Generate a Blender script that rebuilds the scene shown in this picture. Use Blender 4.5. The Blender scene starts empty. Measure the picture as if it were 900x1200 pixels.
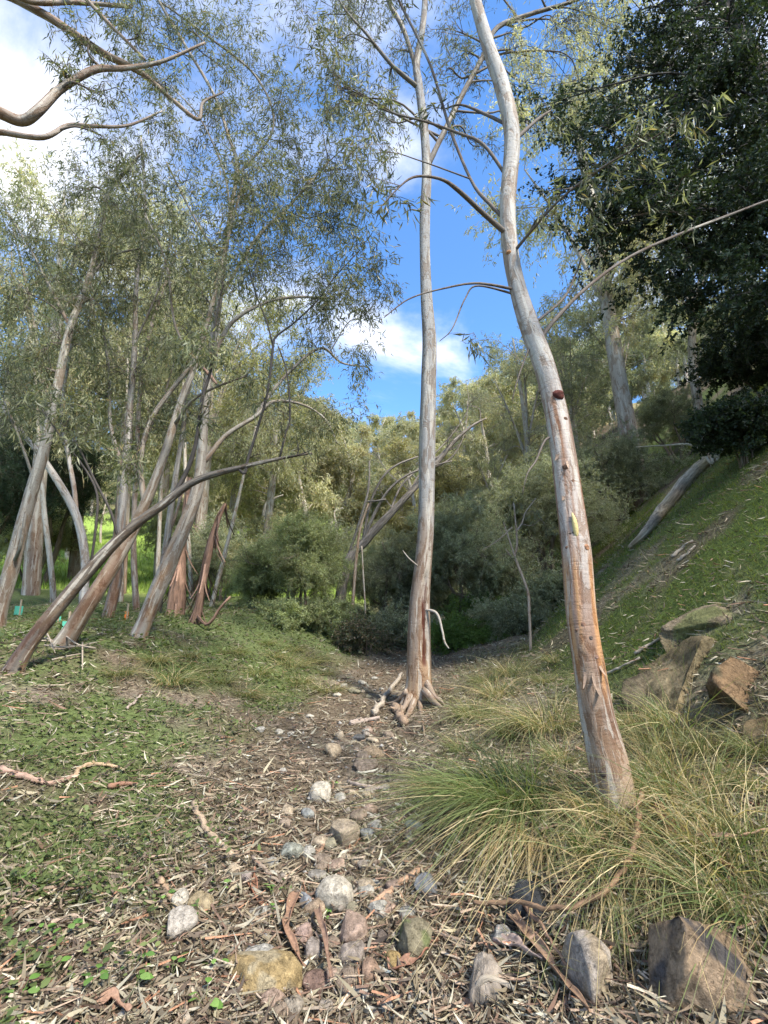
import bpy, math
import numpy as np

# ------------------------------------------------------------------ camera, sky, sun
scene = bpy.context.scene
R = math.radians
CAM_Z, PITCH, FPX = 1.45, R(13), 600.0
cam = bpy.data.cameras.new('camera'); cam_o = bpy.data.objects.new('camera', cam)
scene.collection.objects.link(cam_o); scene.camera = cam_o
cam.sensor_fit = 'VERTICAL'; cam.sensor_height = 36; cam.lens = 18
cam.clip_start = 0.05; cam.clip_end = 2000
cam_o.location = (0, 0, CAM_Z); cam_o.rotation_euler = (math.pi / 2 + PITCH, 0, 0)

SUN_EL, SUN_AZ = R(50), R(141)          # azimuth clockwise from +Y (the view direction): right and a little behind
sd = np.array([math.sin(SUN_AZ) * math.cos(SUN_EL), math.cos(SUN_AZ) * math.cos(SUN_EL), math.sin(SUN_EL)])
sun = bpy.data.lights.new('sun', 'SUN'); sun.energy = 3.4; sun.angle = R(9); sun.color = (1, .95, .85)
sun_o = bpy.data.objects.new('sun', sun); scene.collection.objects.link(sun_o)
from mathutils import Vector
sun_o.rotation_euler = Vector(sd).to_track_quat('Z', 'Y').to_euler(); sun_o.location = (30, -10, 40)

world = bpy.data.worlds.new('World'); scene.world = world; world.use_nodes = True
nt = world.node_tree; nt.nodes.clear()
def wn(t, **k):
    n = nt.nodes.new(t)
    for a, b in k.items(): setattr(n, a, b)
    return n
wout = wn('ShaderNodeOutputWorld'); wbg = wn('ShaderNodeBackground'); wbg.inputs[1].default_value = 0.15
sky = wn('ShaderNodeTexSky', sky_type='NISHITA', sun_disc=False)
sky.sun_elevation = SUN_EL; sky.sun_rotation = SUN_AZ; sky.air_density = 1.0; sky.dust_density = 0.3; sky.ozone_density = 2.0
geo = wn('ShaderNodeTexCoord'); sep = wn('ShaderNodeSeparateXYZ'); nt.links.new(geo.outputs['Generated'], sep.inputs[0])
def wm(op, a, b):
    n = wn('ShaderNodeMath', operation=op)
    for i, v in enumerate((a, b)):
        if isinstance(v, (int, float)): n.inputs[i].default_value = v
        else: nt.links.new(v, n.inputs[i])
    return n.outputs[0]
zc = wm('ADD', wm('MAXIMUM', sep.outputs[2], 0.0), 0.22)
comb = wn('ShaderNodeCombineXYZ')
nt.links.new(wm('DIVIDE', sep.outputs[0], zc), comb.inputs[0]); nt.links.new(wm('DIVIDE', sep.outputs[1], zc), comb.inputs[1])
mp = wn('ShaderNodeMapping'); mp.inputs['Location'].default_value = (17.83, 11.7, 2.36); mp.inputs['Scale'].default_value = (1, 1, 1)
nt.links.new(comb.outputs[0], mp.inputs[0])
n1 = wn('ShaderNodeTexNoise'); n1.inputs['Scale'].default_value = 1.7; n1.inputs['Detail'].default_value = 9; n1.inputs['Roughness'].default_value = .58
n1.inputs['Distortion'].default_value = .35
nt.links.new(mp.outputs[0], n1.inputs['Vector'])
cr = wn('ShaderNodeValToRGB'); cr.color_ramp.elements[0].position = .45; cr.color_ramp.elements[1].position = .74
cr.color_ramp.interpolation = 'EASE'
nt.links.new(n1.outputs[0], cr.inputs[0])
skc = wn('ShaderNodeMix', data_type='RGBA', blend_type='MULTIPLY'); skc.inputs['Factor'].default_value = 1
skc.inputs[7].default_value = (.50, .73, .93, 1)
nt.links.new(sky.outputs[0], skc.inputs[6])
mx = wn('ShaderNodeMix', data_type='RGBA')
nt.links.new(cr.outputs[0], mx.inputs['Factor']); nt.links.new(skc.outputs[2], mx.inputs[6]); mx.inputs[7].default_value = (4.9, 4.7, 4.4, 1)
nt.links.new(mx.outputs[2], wbg.inputs[0]); nt.links.new(wbg.outputs[0], wout.inputs[0])

vs = scene.view_settings
vs.view_transform = 'Standard'; vs.look = 'None'; vs.gamma = 1; vs.use_curve_mapping = False; vs.exposure = 1.52
scene.cycles.max_bounces = 6; scene.cycles.diffuse_bounces = 3; scene.cycles.transmission_bounces = 4
scene.cycles.use_adaptive_sampling = True; scene.cycles.adaptive_threshold = 0.02
scene.cycles.use_denoising = True; scene.cycles.volume_bounces = 0

# ------------------------------------------------------------------ numeric helpers
C = scene.collection
def A(*v): return np.array(v, float)
def _hash(i, j, k, s):
    with np.errstate(over='ignore'):
        n = (i.astype(np.int64) * 374761393 + j.astype(np.int64) * 668265263 + k.astype(np.int64) * 2147483647 + s * 974634777) & 0xffffffff
        n = ((n ^ (n >> 13)) * 1274126177) & 0xffffffff
        n = n ^ (n >> 16)
    return (n & 0xffff) / 65535.0
def vnoise(p, s=0):
    p = np.asarray(p, float); f = np.floor(p); w = p - f; w = w * w * (3 - 2 * w)
    i, j, k = (f[..., a].astype(np.int64) for a in range(3)); r = 0
    for a in (0, 1):
        for b in (0, 1):
            for c in (0, 1):
                r = r + _hash(i + a, j + b, k + c, s) * (w[..., 0] if a else 1 - w[..., 0]) * (w[..., 1] if b else 1 - w[..., 1]) * (w[..., 2] if c else 1 - w[..., 2])
    return r
def fbm(p, s=0, o=3):
    r, a, t = 0, 1, 0
    for q in range(o):
        r = r + a * vnoise(np.asarray(p) * 2 ** q, s + q); t += a; a *= .5
    return r / t
def sstep(a, b, x):
    t = np.clip((x - a) / (b - a), 0, 1); return t * t * (3 - 2 * t)
def unit(v): return v / np.maximum(np.linalg.norm(v, axis=-1, keepdims=True), 1e-9)
def xy(x, y, s): return np.stack([x * s, y * s, np.zeros_like(x)], -1)

# ------------------------------------------------------------------ lie of the land
PY = [-20, 0, 2, 4, 6, 8, 10, 13, 18, 30, 200]
PX = [-.1, -.15, -.2, -.3, -.35, -.2, .3, 1.3, 2.4, 3.0, 3.0]
ZY = [-20, 0, 2, 4, 8, 12, 20, 30, 45, 60, 80, 100, 130, 220]
ZZ = [-.6, 0, .05, .22, .55, .95, 1.9, 3.6, 9, 16, 26, 33, 37, 38]
BY = [-20, 0, 2, 4, 7, 12, 20, 40, 220]
BH = [.6, .45, .5, .68, .95, .95, 1.0, 2.0, 2.0]
def XC(y): return np.interp(y, PY, PX)
def H(x, y, fine=True):
    x = np.asarray(x, float); y = np.asarray(y, float)
    xc = XC(y); d = x - xc
    z = np.interp(y, ZY, ZZ)
    z = z - .13 * np.exp(-(d / .6) ** 2) * (1 - sstep(7, 10, y))
    l = np.maximum(-d - .45, 0)
    z = z + np.interp(y, BY, BH) * sstep(0, 3.9, l) + .03 * np.maximum(l - 6, 0)
    r = np.maximum(d - .55, 0)
    s1 = np.minimum(r, 2.0) * .26
    r2 = np.maximum(r - 1.9, 0)
    s2 = .88 * np.minimum(r2, 16) + .25 * np.maximum(r2 - 17, 0)
    k = sstep(-6, 3, y) * .5 + .5
    z = z + (s1 + s2 * k) * (1 - .35 * sstep(25, 60, y))
    z = z + .22 * (fbm(xy(x, y, .55), 3) - .5) * sstep(.2, 1.5, np.abs(d)) + .10 * (fbm(xy(x, y, 1.6), 5) - .5)
    if fine: z = z + .05 * (fbm(xy(x, y, 5.0), 9) - .5)
    return z
cP, sP = math.cos(PITCH), math.sin(PITCH)
def ray(px, py):
    u = (px - 450) / FPX; v = (600 - py) / FPX
    return A(u, cP - v * sP, sP + v * cP)
def at(px, py, y):
    d = ray(px, py); return A(0, 0, CAM_Z) + d * (y / d[1])
def G(px, py, far=60):
    d = ray(px, py); t = np.linspace(.8, far, 3000)
    p = A(0, 0, CAM_Z) + d * t[:, None]
    below = p[:, 2] < H(p[:, 0], p[:, 1])
    k = np.argmax(below) if below.any() else len(t) - 1
    return p[k]
def depth(p): return p[1] * cP + (p[2] - CAM_Z) * sP
def mpp(p): return depth(p) / FPX        # metres per photo pixel at that point

def gp(px, y):      # ground point in the direction of a picture column at distance y
    x = (px - 450) / FPX * (y * cP + .3); return A(x, y, float(H(x, y)))

# ------------------------------------------------------------------ mesh helpers
class Acc:
    def __init__(s): s.v = []; s.q = []; s.t = []; s.c = []; s.b = []; s.n = 0
    def add(s, v, q=None, t=None, c=(.5, .5, .5), b=None):
        v = np.asarray(v, float).reshape(-1, 3); n = len(v)
        if q is not None and len(q): s.q.append(np.asarray(q, np.int64).reshape(-1, 4) + s.n)
        if t is not None and len(t): s.t.append(np.asarray(t, np.int64).reshape(-1, 3) + s.n)
        c = np.asarray(c, float)
        s.c.append(np.broadcast_to(c, (n, 3)) if c.ndim == 1 else c)
        s.b.append(v if b is None else b)
        s.v.append(v); s.n += n
    def mesh(s, name, mat, smooth=False):
        me = bpy.data.meshes.new(name)
        if not s.v: return me
        V = np.concatenate(s.v); Cc = np.concatenate(s.c); Bk = np.concatenate(s.b)
        Q = np.concatenate(s.q) if s.q else np.zeros((0, 4), np.int64)
        T = np.concatenate(s.t) if s.t else np.zeros((0, 3), np.int64)
        me.vertices.add(len(V)); me.vertices.foreach_set('co', V.astype(np.float32).ravel())
        li = np.concatenate([Q.ravel(), T.ravel()]).astype(np.int32)
        me.loops.add(len(li)); me.loops.foreach_set('vertex_index', li)
        ls = np.concatenate([np.arange(len(Q)) * 4, len(Q) * 4 + np.arange(len(T)) * 3]).astype(np.int32)
        me.polygons.add(len(ls)); me.polygons.foreach_set('loop_start', ls)
        me.polygons.foreach_set('use_smooth', np.full(len(ls), smooth))
        ca = me.color_attributes.new('col', 'FLOAT_COLOR', 'POINT')
        ca.data.foreach_set('color', np.c_[np.clip(Cc, 0, 1), np.ones(len(V))].astype(np.float32).ravel())
        ba = me.attributes.new('bk', 'FLOAT_VECTOR', 'POINT'); ba.data.foreach_set('vector', Bk.astype(np.float32).ravel())
        me.update(calc_edges=True); me.validate(); me.materials.append(mat)
        return me
    def obj(s, name, mat, parent=None, smooth=False, kind=None):
        o = bpy.data.objects.new(name, s.mesh(name, mat, smooth)); C.objects.link(o)
        if parent is not None: o.parent = parent
        if kind: o['kind'] = kind
        return o
MARKS = {'the middle gum': (490, 815), 'the leaning gum': (722, 930), 'the large tan stone': (401, 979), 'the cream stone': (390, 879), 'the pale grey rounded stone': (376, 932), 'the cream pointed stone': (391, 1056), 'the reddish rounded stone': (411, 1096), 'the ochre boulder': (299, 1158), 'the long grey-green stone': (340, 1002),
         'the pale angular stone': (202, 1090), 'the mossy angular rock': (487, 1112), 'the charcoal slab': (622, 1066), 'the brown corner boulder': (848, 1150), 'the rock outcrop': (845, 790), 'the green tussock': (600, 930), 'the wattle bush': (343, 745), 'the spindly sapling': (621, 765), 'the dark stone by the gum roots': (420, 866), 'the thick curving trunk': (163, 745), 'the broken dead trunk': (228, 740), 'the twig pile': (85, 770), 'the rust-red bark flake': (296, 1045), 'the peach stick': (250, 978), 'the pinkish stick': (40, 918), 'the pale blocky rock': (699, 1150), 'the bent pale stick': (115, 903), 'the rusty bark strip': (810, 1010)}
USED = {}
def beside(px, py, skip=()):
    """words that place a small thing by the landmark nearest to it"""
    best = sorted(MARKS, key=lambda k: math.hypot(MARKS[k][0] - px, 1.4 * (MARKS[k][1] - py)))
    k = best[0]; dx, dy = px - MARKS[k][0], py - MARKS[k][1]; dist = math.hypot(dx, dy)
    near = 'just ' if dist < 28 else ('' if dist < 60 else 'well ')
    side = ('left of' if dx < 0 else 'right of') if abs(dx) > 1.2 * abs(dy) else ('below' if dy > 0 else 'above')
    if .5 < abs(dx) / (abs(dy) + .1) < 2: side = ('lower ' if dy > 0 else 'upper ') + ('left of' if dx < 0 else 'right of')
    return f'{near}{side} {k}'
def single_out(text):
    n = USED[text] = USED.get(text, 0) + 1
    return text if n == 1 else text + (', next' if n == 2 else (', third' if n == 3 else ', fourth' if n == 4 else ', fifth'))
def tag(o, label, cat, group=None):
    o['label'] = label; o['category'] = cat
    if group: o['group'] = group
    return o
def empty(name, loc=(0, 0, 0)):
    o = bpy.data.objects.new(name, None); C.objects.link(o); o.location = loc; o.empty_display_size = .2; return o
def rehome(o, loc):
    """move a thing's origin to its base while its parts stay where they are"""
    o.location = loc
    for ch in o.children:
        ch.matrix_parent_inverse.identity(); ch.location = (-loc[0], -loc[1], -loc[2])
def copy_tree(o):
    c = o.copy(); C.objects.link(c)
    for ch in o.children:
        k = ch.copy(); C.objects.link(k); k.parent = c
    return c

def spline(P, n):
    """Catmull-Rom through the rows of P (any width), n samples"""
    P = np.asarray(P, float)
    if len(P) == 2: return P[0] + (P[1] - P[0]) * np.linspace(0, 1, n)[:, None]
    Q = np.vstack([2 * P[0] - P[1], P, 2 * P[-1] - P[-2]])
    t = np.linspace(0, len(P) - 1 - 1e-6, n); i = t.astype(int); f = (t - i)[:, None]
    a, b, c, d = Q[i], Q[i + 1], Q[i + 2], Q[i + 3]
    return .5 * (2 * b + (c - a) * f + (2 * a - 5 * b + 4 * c - d) * f * f + (3 * b - a - 3 * c + d) * f ** 3)
def tube(acc, pts, rad, n=8, col=(.4, .35, .3), rmod=None, cmod=None, lump=.0, seed=0, caps=True):
    pts = np.asarray(pts, float); rad = np.asarray(rad, float); m = len(pts)
    T = unit(np.gradient(pts, axis=0)); up = A(0, 1, 0) if abs(T[0][1]) < .9 else A(1, 0, 0)
    N = np.zeros_like(pts); N[0] = unit(np.cross(np.cross(T[0], up), T[0]))
    for i in range(1, m):
        v = N[i - 1] - T[i] * np.dot(N[i - 1], T[i]); N[i] = v / max(np.linalg.norm(v), 1e-9)
    B = np.cross(T, N)
    a = np.arange(n) / n * 2 * math.pi
    ln = np.r_[0, np.cumsum(np.linalg.norm(np.diff(pts, axis=0), axis=1))]
    ca, sa = np.cos(a), np.sin(a)
    rr = np.repeat(rad[:, None], n, 1)
    bk = np.stack([np.repeat((ca * 1.0)[None], m, 0) * rr, np.repeat((sa * 1.0)[None], m, 0) * rr, np.repeat(ln[:, None], n, 1)], -1)
    if lump:
        q = np.stack([np.repeat(ca[None], m, 0) * 1.2, np.repeat(sa[None], m, 0) * 1.2, np.repeat(ln[:, None], n, 1) / max(rad[0] * 3, .05)], -1)
        rr = rr * (1 + lump * (fbm(q, seed, 2) - .5) * 2)
    AA = np.repeat(a[None], m, 0); LL = np.repeat(ln[:, None], n, 1)
    if rmod is not None: rr = rr * rmod(AA, LL, ln[-1])
    V = pts[:, None] + (N[:, None] * ca[None, :, None] + B[:, None] * sa[None, :, None]) * rr[..., None]
    idx = np.arange(m * n).reshape(m, n)
    q = np.stack([idx[:-1], np.roll(idx[:-1], -1, 1), np.roll(idx[1:], -1, 1), idx[1:]], -1).reshape(-1, 4)
    V = V.reshape(-1, 3); bk = bk.reshape(-1, 3)
    c = np.asarray(col, float)
    if cmod is not None: c = cmod(AA, LL, ln[-1]).reshape(-1, 3)
    elif c.ndim == 1: c = np.broadcast_to(c, (m * n, 3))
    tt = []
    if caps:
        V = np.vstack([V, pts[0], pts[-1]]); bk = np.vstack([bk, bk[0], bk[-1]]); c = np.vstack([c, c[0], c[-1]])
        i0, i1 = m * n, m * n + 1
        tt = np.vstack([np.stack([np.roll(idx[0], -1), idx[0], np.full(n, i0)], -1), np.stack([idx[-1], np.roll(idx[-1], -1), np.full(n, i1)], -1)])
    acc.add(V, q, tt, c, bk)
    return N[0], B[0]
def prisms(acc, P0, P1, r0, r1, col):
    """many straight three-sided twigs at once"""
    P0 = np.asarray(P0); P1 = np.asarray(P1); n = len(P0)
    if n == 0: return
    T = unit(P1 - P0); up = np.where(np.abs(T[:, 2:3]) > .9, A(1, 0, 0), A(0, 0, 1))
    N = unit(np.cross(T, up)); B = np.cross(T, N)
    r0 = np.broadcast_to(r0, n)[:, None]; r1 = np.broadcast_to(r1, n)[:, None]
    V = []
    for P, r in ((P0, r0), (P1, r1)):
        for k in range(3):
            a = k * 2 * math.pi / 3; V.append(P + (N * math.cos(a) + B * math.sin(a)) * r)
    V = np.stack(V, 1); b = (np.arange(n) * 6)[:, None]
    q = np.concatenate([b + np.array([[k, (k + 1) % 3, 3 + (k + 1) % 3, 3 + k]]) for k in range(3)], 0)
    c = np.asarray(col, float)
    if c.ndim == 2: c = np.repeat(c, 6, 0)
    acc.add(V.reshape(-1, 3), q, None, c)
def leaves(acc, P, D, Sd, L, W, col, fold=.12):
    """one folded lance-shaped quad per leaf"""
    n = len(P); D = unit(D); S = unit(np.cross(D, Sd)); U = np.cross(S, D)
    L = np.broadcast_to(L, n)[:, None]; W = np.broadcast_to(W, n)[:, None]
    m = P + D * L * .42 + U * L * fold * .5
    V = np.stack([P, m + S * W * .5, P + D * L - U * L * fold * .3, m - S * W * .5], 1).reshape(-1, 3)
    q = np.arange(n * 4).reshape(n, 4)
    acc.add(V, q, None, np.repeat(np.asarray(col, float), 4, 0))
def strips(acc, P, D, L, W, bend, col, k=3, side=None, tip=.08, prof=None, tipcol=None):
    """curved blades: base P, start direction D, length L, width W, bend = vector added as t^2*L"""
    n = len(P); D = unit(D); L = np.broadcast_to(L, n)[:, None]; W = np.broadcast_to(W, n)[:, None]
    if side is None: side = unit(np.cross(D, A(0, 0, 1)) + 1e-4)
    vs_ = []; cs = []
    col = np.asarray(col, float)
    for i in range(k + 1):
        t = i / k; w = (1 - t) * (1 - tip) + tip if prof is None else prof[i]
        c = P + D * L * t + bend * L * t * t
        vs_ += [c - side * W * w * .5, c + side * W * w * .5]
        cc = col if tipcol is None else col * (1 - t) + tipcol * t
        cs += [cc, cc]
    V = np.stack(vs_, 1); b = (np.arange(n) * 2 * (k + 1))[:, None]
    q = np.concatenate([b + np.array([[2 * i, 2 * i + 1, 2 * i + 3, 2 * i + 2]]) for i in range(k)], 0)
    acc.add(V.reshape(-1, 3), q, None, np.stack(cs, 1).reshape(-1, 3))
def rsph(rng, n):
    v = unit(rng.normal(size=(n, 3))); return v * rng.random((n, 1)) ** (1 / 3)
def pick(rng, pal, n, jit=.12):
    pal = np.asarray(pal, float); w = pal[:, 3] / pal[:, 3].sum()
    c = pal[rng.choice(len(pal), n, p=w), :3]
    return c * (1 + jit * rng.normal(size=(n, 1)))

# ------------------------------------------------------------------ materials
def new_mat(name):
    m = bpy.data.materials.new(name); m.use_nodes = True; t = m.node_tree; t.nodes.clear(); return m, t
def N(t, ty, **k):
    n = t.nodes.new(ty)
    for a, b in k.items(): setattr(n, a, b)
    return n
def leaf_mat(name, trans=.35, gloss=.25, rough=.45):
    m, t = new_mat(name); o = N(t, 'ShaderNodeOutputMaterial'); at_ = N(t, 'ShaderNodeAttribute', attribute_name='col')
    p = N(t, 'ShaderNodeBsdfPrincipled'); p.inputs['Roughness'].default_value = rough; p.inputs['Specular IOR Level'].default_value = gloss
    tr = N(t, 'ShaderNodeBsdfTranslucent'); mxs = N(t, 'ShaderNodeMixShader'); mxs.inputs[0].default_value = trans
    g = N(t, 'ShaderNodeMix', data_type='RGBA', blend_type='MULTIPLY'); g.inputs[0].default_value = 1; g.inputs[7].default_value = (1.25, 1.3, .7, 1)
    L = t.links; L.new(at_.outputs[0], p.inputs['Base Color']); L.new(at_.outputs[0], g.inputs[6]); L.new(g.outputs[2], tr.inputs[0])
    L.new(p.outputs[0], mxs.inputs[1]); L.new(tr.outputs[0], mxs.inputs[2]); L.new(mxs.outputs[0], o.inputs[0]); return m
def wood_mat(name, scale=(18, 18, 3), amp=.55, bump=.35, rough=.8, coord='bk', detail=6, dist=.012, spec=.25):
    m, t = new_mat(name); L = t.links
    o = N(t, 'ShaderNodeOutputMaterial'); p = N(t, 'ShaderNodeBsdfPrincipled'); p.inputs['Roughness'].default_value = rough
    p.inputs['Specular IOR Level'].default_value = spec
    a = N(t, 'ShaderNodeAttribute', attribute_name='col'); b = N(t, 'ShaderNodeAttribute', attribute_name=coord)
    mp_ = N(t, 'ShaderNodeMapping'); mp_.inputs['Scale'].default_value = scale; L.new(b.outputs['Vector'], mp_.inputs[0])
    n = N(t, 'ShaderNodeTexNoise'); n.inputs['Scale'].default_value = 1; n.inputs['Detail'].default_value = detail; n.inputs['Roughness'].default_value = .65
    L.new(mp_.outputs[0], n.inputs['Vector'])
    mr = N(t, 'ShaderNodeMapRange'); mr.inputs[1].default_value = .3; mr.inputs[2].default_value = .7; mr.inputs[3].default_value = 1 - amp; mr.inputs[4].default_value = 1 + amp
    L.new(n.outputs[0], mr.inputs[0])
    mu = N(t, 'ShaderNodeVectorMath', operation='SCALE'); L.new(a.outputs['Vector'], mu.inputs[0]); L.new(mr.outputs[0], mu.inputs['Scale'])
    L.new(mu.outputs[0], p.inputs['Base Color'])
    bp = N(t, 'ShaderNodeBump'); bp.inputs['Strength'].default_value = bump; bp.inputs['Distance'].default_value = dist
    L.new(n.outputs[0], bp.inputs['Height']); L.new(bp.outputs[0], p.inputs['Normal'])
    L.new(p.outputs[0], o.inputs[0]); return m
def gum_mat(name):
    m, t = new_mat(name); L = t.links
    o = N(t, 'ShaderNodeOutputMaterial'); p = N(t, 'ShaderNodeBsdfPrincipled'); p.inputs['Roughness'].default_value = .7; p.inputs['Specular IOR Level'].default_value = .2
    a = N(t, 'ShaderNodeAttribute', attribute_name='col'); b = N(t, 'ShaderNodeAttribute', attribute_name='bk')
    def noise(sc, det=5, ro=.6, dist=0):
        mp_ = N(t, 'ShaderNodeMapping'); mp_.inputs['Scale'].default_value = sc; L.new(b.outputs['Vector'], mp_.inputs[0])
        n = N(t, 'ShaderNodeTexNoise'); n.inputs['Scale'].default_value = 1; n.inputs['Detail'].default_value = det; n.inputs['Roughness'].default_value = ro; n.inputs['Distortion'].default_value = dist
        L.new(mp_.outputs[0], n.inputs['Vector']); return n.outputs[0]
    def rng_(x, a0, a1, b0, b1):
        mr = N(t, 'ShaderNodeMapRange'); mr.inputs[1].default_value = a0; mr.inputs[2].default_value = a1; mr.inputs[3].default_value = b0; mr.inputs[4].default_value = b1; L.new(x, mr.inputs[0]); return mr.outputs[0]
    def mixm(f, c, colr, mode):
        mx_ = N(t, 'ShaderNodeMix', data_type='RGBA', blend_type=mode); L.new(f, mx_.inputs['Factor']); L.new(c, mx_.inputs[6]); mx_.inputs[7].default_value = (*colr, 1); return mx_.outputs[2]
    c = a.outputs['Color']
    patch = noise((9, 9, 3.2), 7, .66, .9); c = mixm(rng_(patch, .515, .535, 0, .8), c, (.66, .54, .45), 'MULTIPLY')
    pale = noise((15, 15, 1.3), 5, .6, .3); c = mixm(rng_(pale, .555, .585, 0, .5), c, (.52, .48, .41), 'MIX')
    streak = noise((48, 48, 1.6), 4, .6); c = mixm(rng_(streak, .52, .70, 0, .4), c, (.66, .58, .52), 'MULTIPLY')
    wr = noise((7, 7, 42), 4, .6); c = mixm(rng_(wr, .60, .68, 0, .5), c, (.6, .5, .43), 'MULTIPLY')
    fine = noise((90, 90, 40), 5, .7); c = mixm(rng_(fine, .35, .65, 0, .5), c, (.66, .62, .58), 'MULTIPLY')
    L.new(c, p.inputs['Base Color'])
    ad = N(t, 'ShaderNodeMath', operation='ADD'); L.new(rng_(patch, .48, .58, 1, 0), ad.inputs[0]); L.new(rng_(fine, .2, .8, 0, .6), ad.inputs[1])
    ad2 = N(t, 'ShaderNodeMath', operation='ADD'); L.new(ad.outputs[0], ad2.inputs[0]); L.new(rng_(wr, .5, .7, .5, 0), ad2.inputs[1])
    bp = N(t, 'ShaderNodeBump'); bp.inputs['Strength'].default_value = .55; bp.inputs['Distance'].default_value = .008; L.new(ad2.outputs[0], bp.inputs['Height']); L.new(bp.outputs[0], p.inputs['Normal'])
    L.new(p.outputs[0], o.inputs[0]); return m
def rock_mat(name, k=1.0):
    m, t = new_mat(name); L = t.links
    o = N(t, 'ShaderNodeOutputMaterial'); p = N(t, 'ShaderNodeBsdfPrincipled'); p.inputs['Roughness'].default_value = .9; p.inputs['Specular IOR Level'].default_value = .15
    a = N(t, 'ShaderNodeAttribute', attribute_name='col'); b = N(t, 'ShaderNodeAttribute', attribute_name='bk')
    def noise(sc, det, ro):
        n = N(t, 'ShaderNodeTexNoise'); n.inputs['Scale'].default_value = sc * k; n.inputs['Detail'].default_value = det; n.inputs['Roughness'].default_value = ro; L.new(b.outputs['Vector'], n.inputs['Vector']); return n
    n1 = noise(9, 10, .7); n2 = noise(45, 6, .7)
    wv = N(t, 'ShaderNodeVectorMath', operation='MULTIPLY_ADD'); L.new(n1.outputs['Color'], wv.inputs[0]); wv.inputs[1].default_value = (.6 / k,) * 3; L.new(b.outputs['Vector'], wv.inputs[2])
    v = N(t, 'ShaderNodeTexVoronoi', feature='DISTANCE_TO_EDGE'); v.inputs['Scale'].default_value = 3.0 * k; L.new(wv.outputs[0], v.inputs['Vector'])
    def rng_(x, a0, a1, b0, b1):
        mr = N(t, 'ShaderNodeMapRange'); mr.inputs[1].default_value = a0; mr.inputs[2].default_value = a1; mr.inputs[3].default_value = b0; mr.inputs[4].default_value = b1; L.new(x, mr.inputs[0]); return mr.outputs[0]
    def mul(x, y):
        q = N(t, 'ShaderNodeMath', operation='MULTIPLY'); L.new(x, q.inputs[0]); L.new(y, q.inputs[1]); return q.outputs[0]
    f = mul(mul(rng_(n1.outputs[0], .3, .7, .45, 1.5), rng_(n2.outputs[0], .3, .7, .7, 1.3)), rng_(v.outputs['Distance'], 0, .02, .8, 1))
    mu = N(t, 'ShaderNodeVectorMath', operation='SCALE'); L.new(a.outputs['Vector'], mu.inputs[0]); L.new(f, mu.inputs['Scale']); L.new(mu.outputs[0], p.inputs['Base Color'])
    ad = N(t, 'ShaderNodeMath', operation='ADD'); L.new(n1.outputs[0], ad.inputs[0]); L.new(rng_(v.outputs['Distance'], 0, .03, 0, .12), ad.inputs[1])
    bp = N(t, 'ShaderNodeBump'); bp.inputs['Strength'].default_value = .9; bp.inputs['Distance'].default_value = .05 / k; L.new(ad.outputs[0], bp.inputs['Height'])
    b2 = N(t, 'ShaderNodeBump'); b2.inputs['Strength'].default_value = .5; b2.inputs['Distance'].default_value = .008; L.new(n2.outputs[0], b2.inputs['Height']); L.new(bp.outputs[0], b2.inputs['Normal']); L.new(b2.outputs[0], p.inputs['Normal'])
    L.new(p.outputs[0], o.inputs[0]); return m
M_leaf = leaf_mat('gum_leaf', .45, .35)
M_dleaf = leaf_mat('dark_leaf', .28, .3, .45)
M_grass = leaf_mat('grass_blade', .35, .3, .5)
M_litter = leaf_mat('dry_litter', .08, .25, .6)
M_wood = wood_mat('twig_wood', (70, 70, 14), .5, .5)
M_gum = gum_mat('smooth_gum_bark')
M_rough = wood_mat('rough_bark', (26, 26, 4), .6, .8, .9, dist=.03)
M_bark = wood_mat('bark_strip', (60, 60, 60), .35, .3, .75)
M_stone = rock_mat('stone', 3.5)
M_rock = rock_mat('outcrop_rock', 1.0); M_boul = rock_mat('boulder_rock', 2.2)
M_plast = wood_mat('corflute_plastic', (3, 3, 3), .08, .0, .5)

def ground_mat():
    m, t = new_mat('ground_soil'); L = t.links
    o = N(t, 'ShaderNodeOutputMaterial'); p = N(t, 'ShaderNodeBsdfPrincipled'); p.inputs['Roughness'].default_value = .95; p.inputs['Specular IOR Level'].default_value = .1
    a = N(t, 'ShaderNodeAttribute', attribute_name='col'); g = N(t, 'ShaderNodeNewGeometry')
    n = N(t, 'ShaderNodeTexNoise'); n.inputs['Scale'].default_value = 22; n.inputs['Detail'].default_value = 8; n.inputs['Roughness'].default_value = .75
    v = N(t, 'ShaderNodeTexVoronoi'); v.inputs['Scale'].default_value = 38; v.inputs['Randomness'].default_value = 1
    L.new(g.outputs['Position'], n.inputs['Vector']); L.new(g.outputs['Position'], v.inputs['Vector'])
    mr = N(t, 'ShaderNodeMapRange'); mr.inputs[1].default_value = .25; mr.inputs[2].default_value = .75; mr.inputs[3].default_value = .35; mr.inputs[4].default_value = 1.55
    L.new(n.outputs[0], mr.inputs[0])
    hs = N(t, 'ShaderNodeMapRange'); hs.inputs[3].default_value = .7; hs.inputs[4].default_value = 1.35; L.new(v.outputs['Color'], hs.inputs[0])
    mm = N(t, 'ShaderNodeMath', operation='MULTIPLY'); L.new(mr.outputs[0], mm.inputs[0]); L.new(hs.outputs[0], mm.inputs[1])
    mu = N(t, 'ShaderNodeVectorMath', operation='SCALE'); L.new(a.outputs['Vector'], mu.inputs[0]); L.new(mm.outputs[0], mu.inputs['Scale'])
    L.new(mu.outputs[0], p.inputs['Base Color'])
    bp = N(t, 'ShaderNodeBump'); bp.inputs['Strength'].default_value = .7; bp.inputs['Distance'].default_value = .03; L.new(n.outputs[0], bp.inputs['Height']); L.new(bp.outputs[0], p.inputs['Normal'])
    L.new(p.outputs[0], o.inputs[0]); return m

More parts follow.
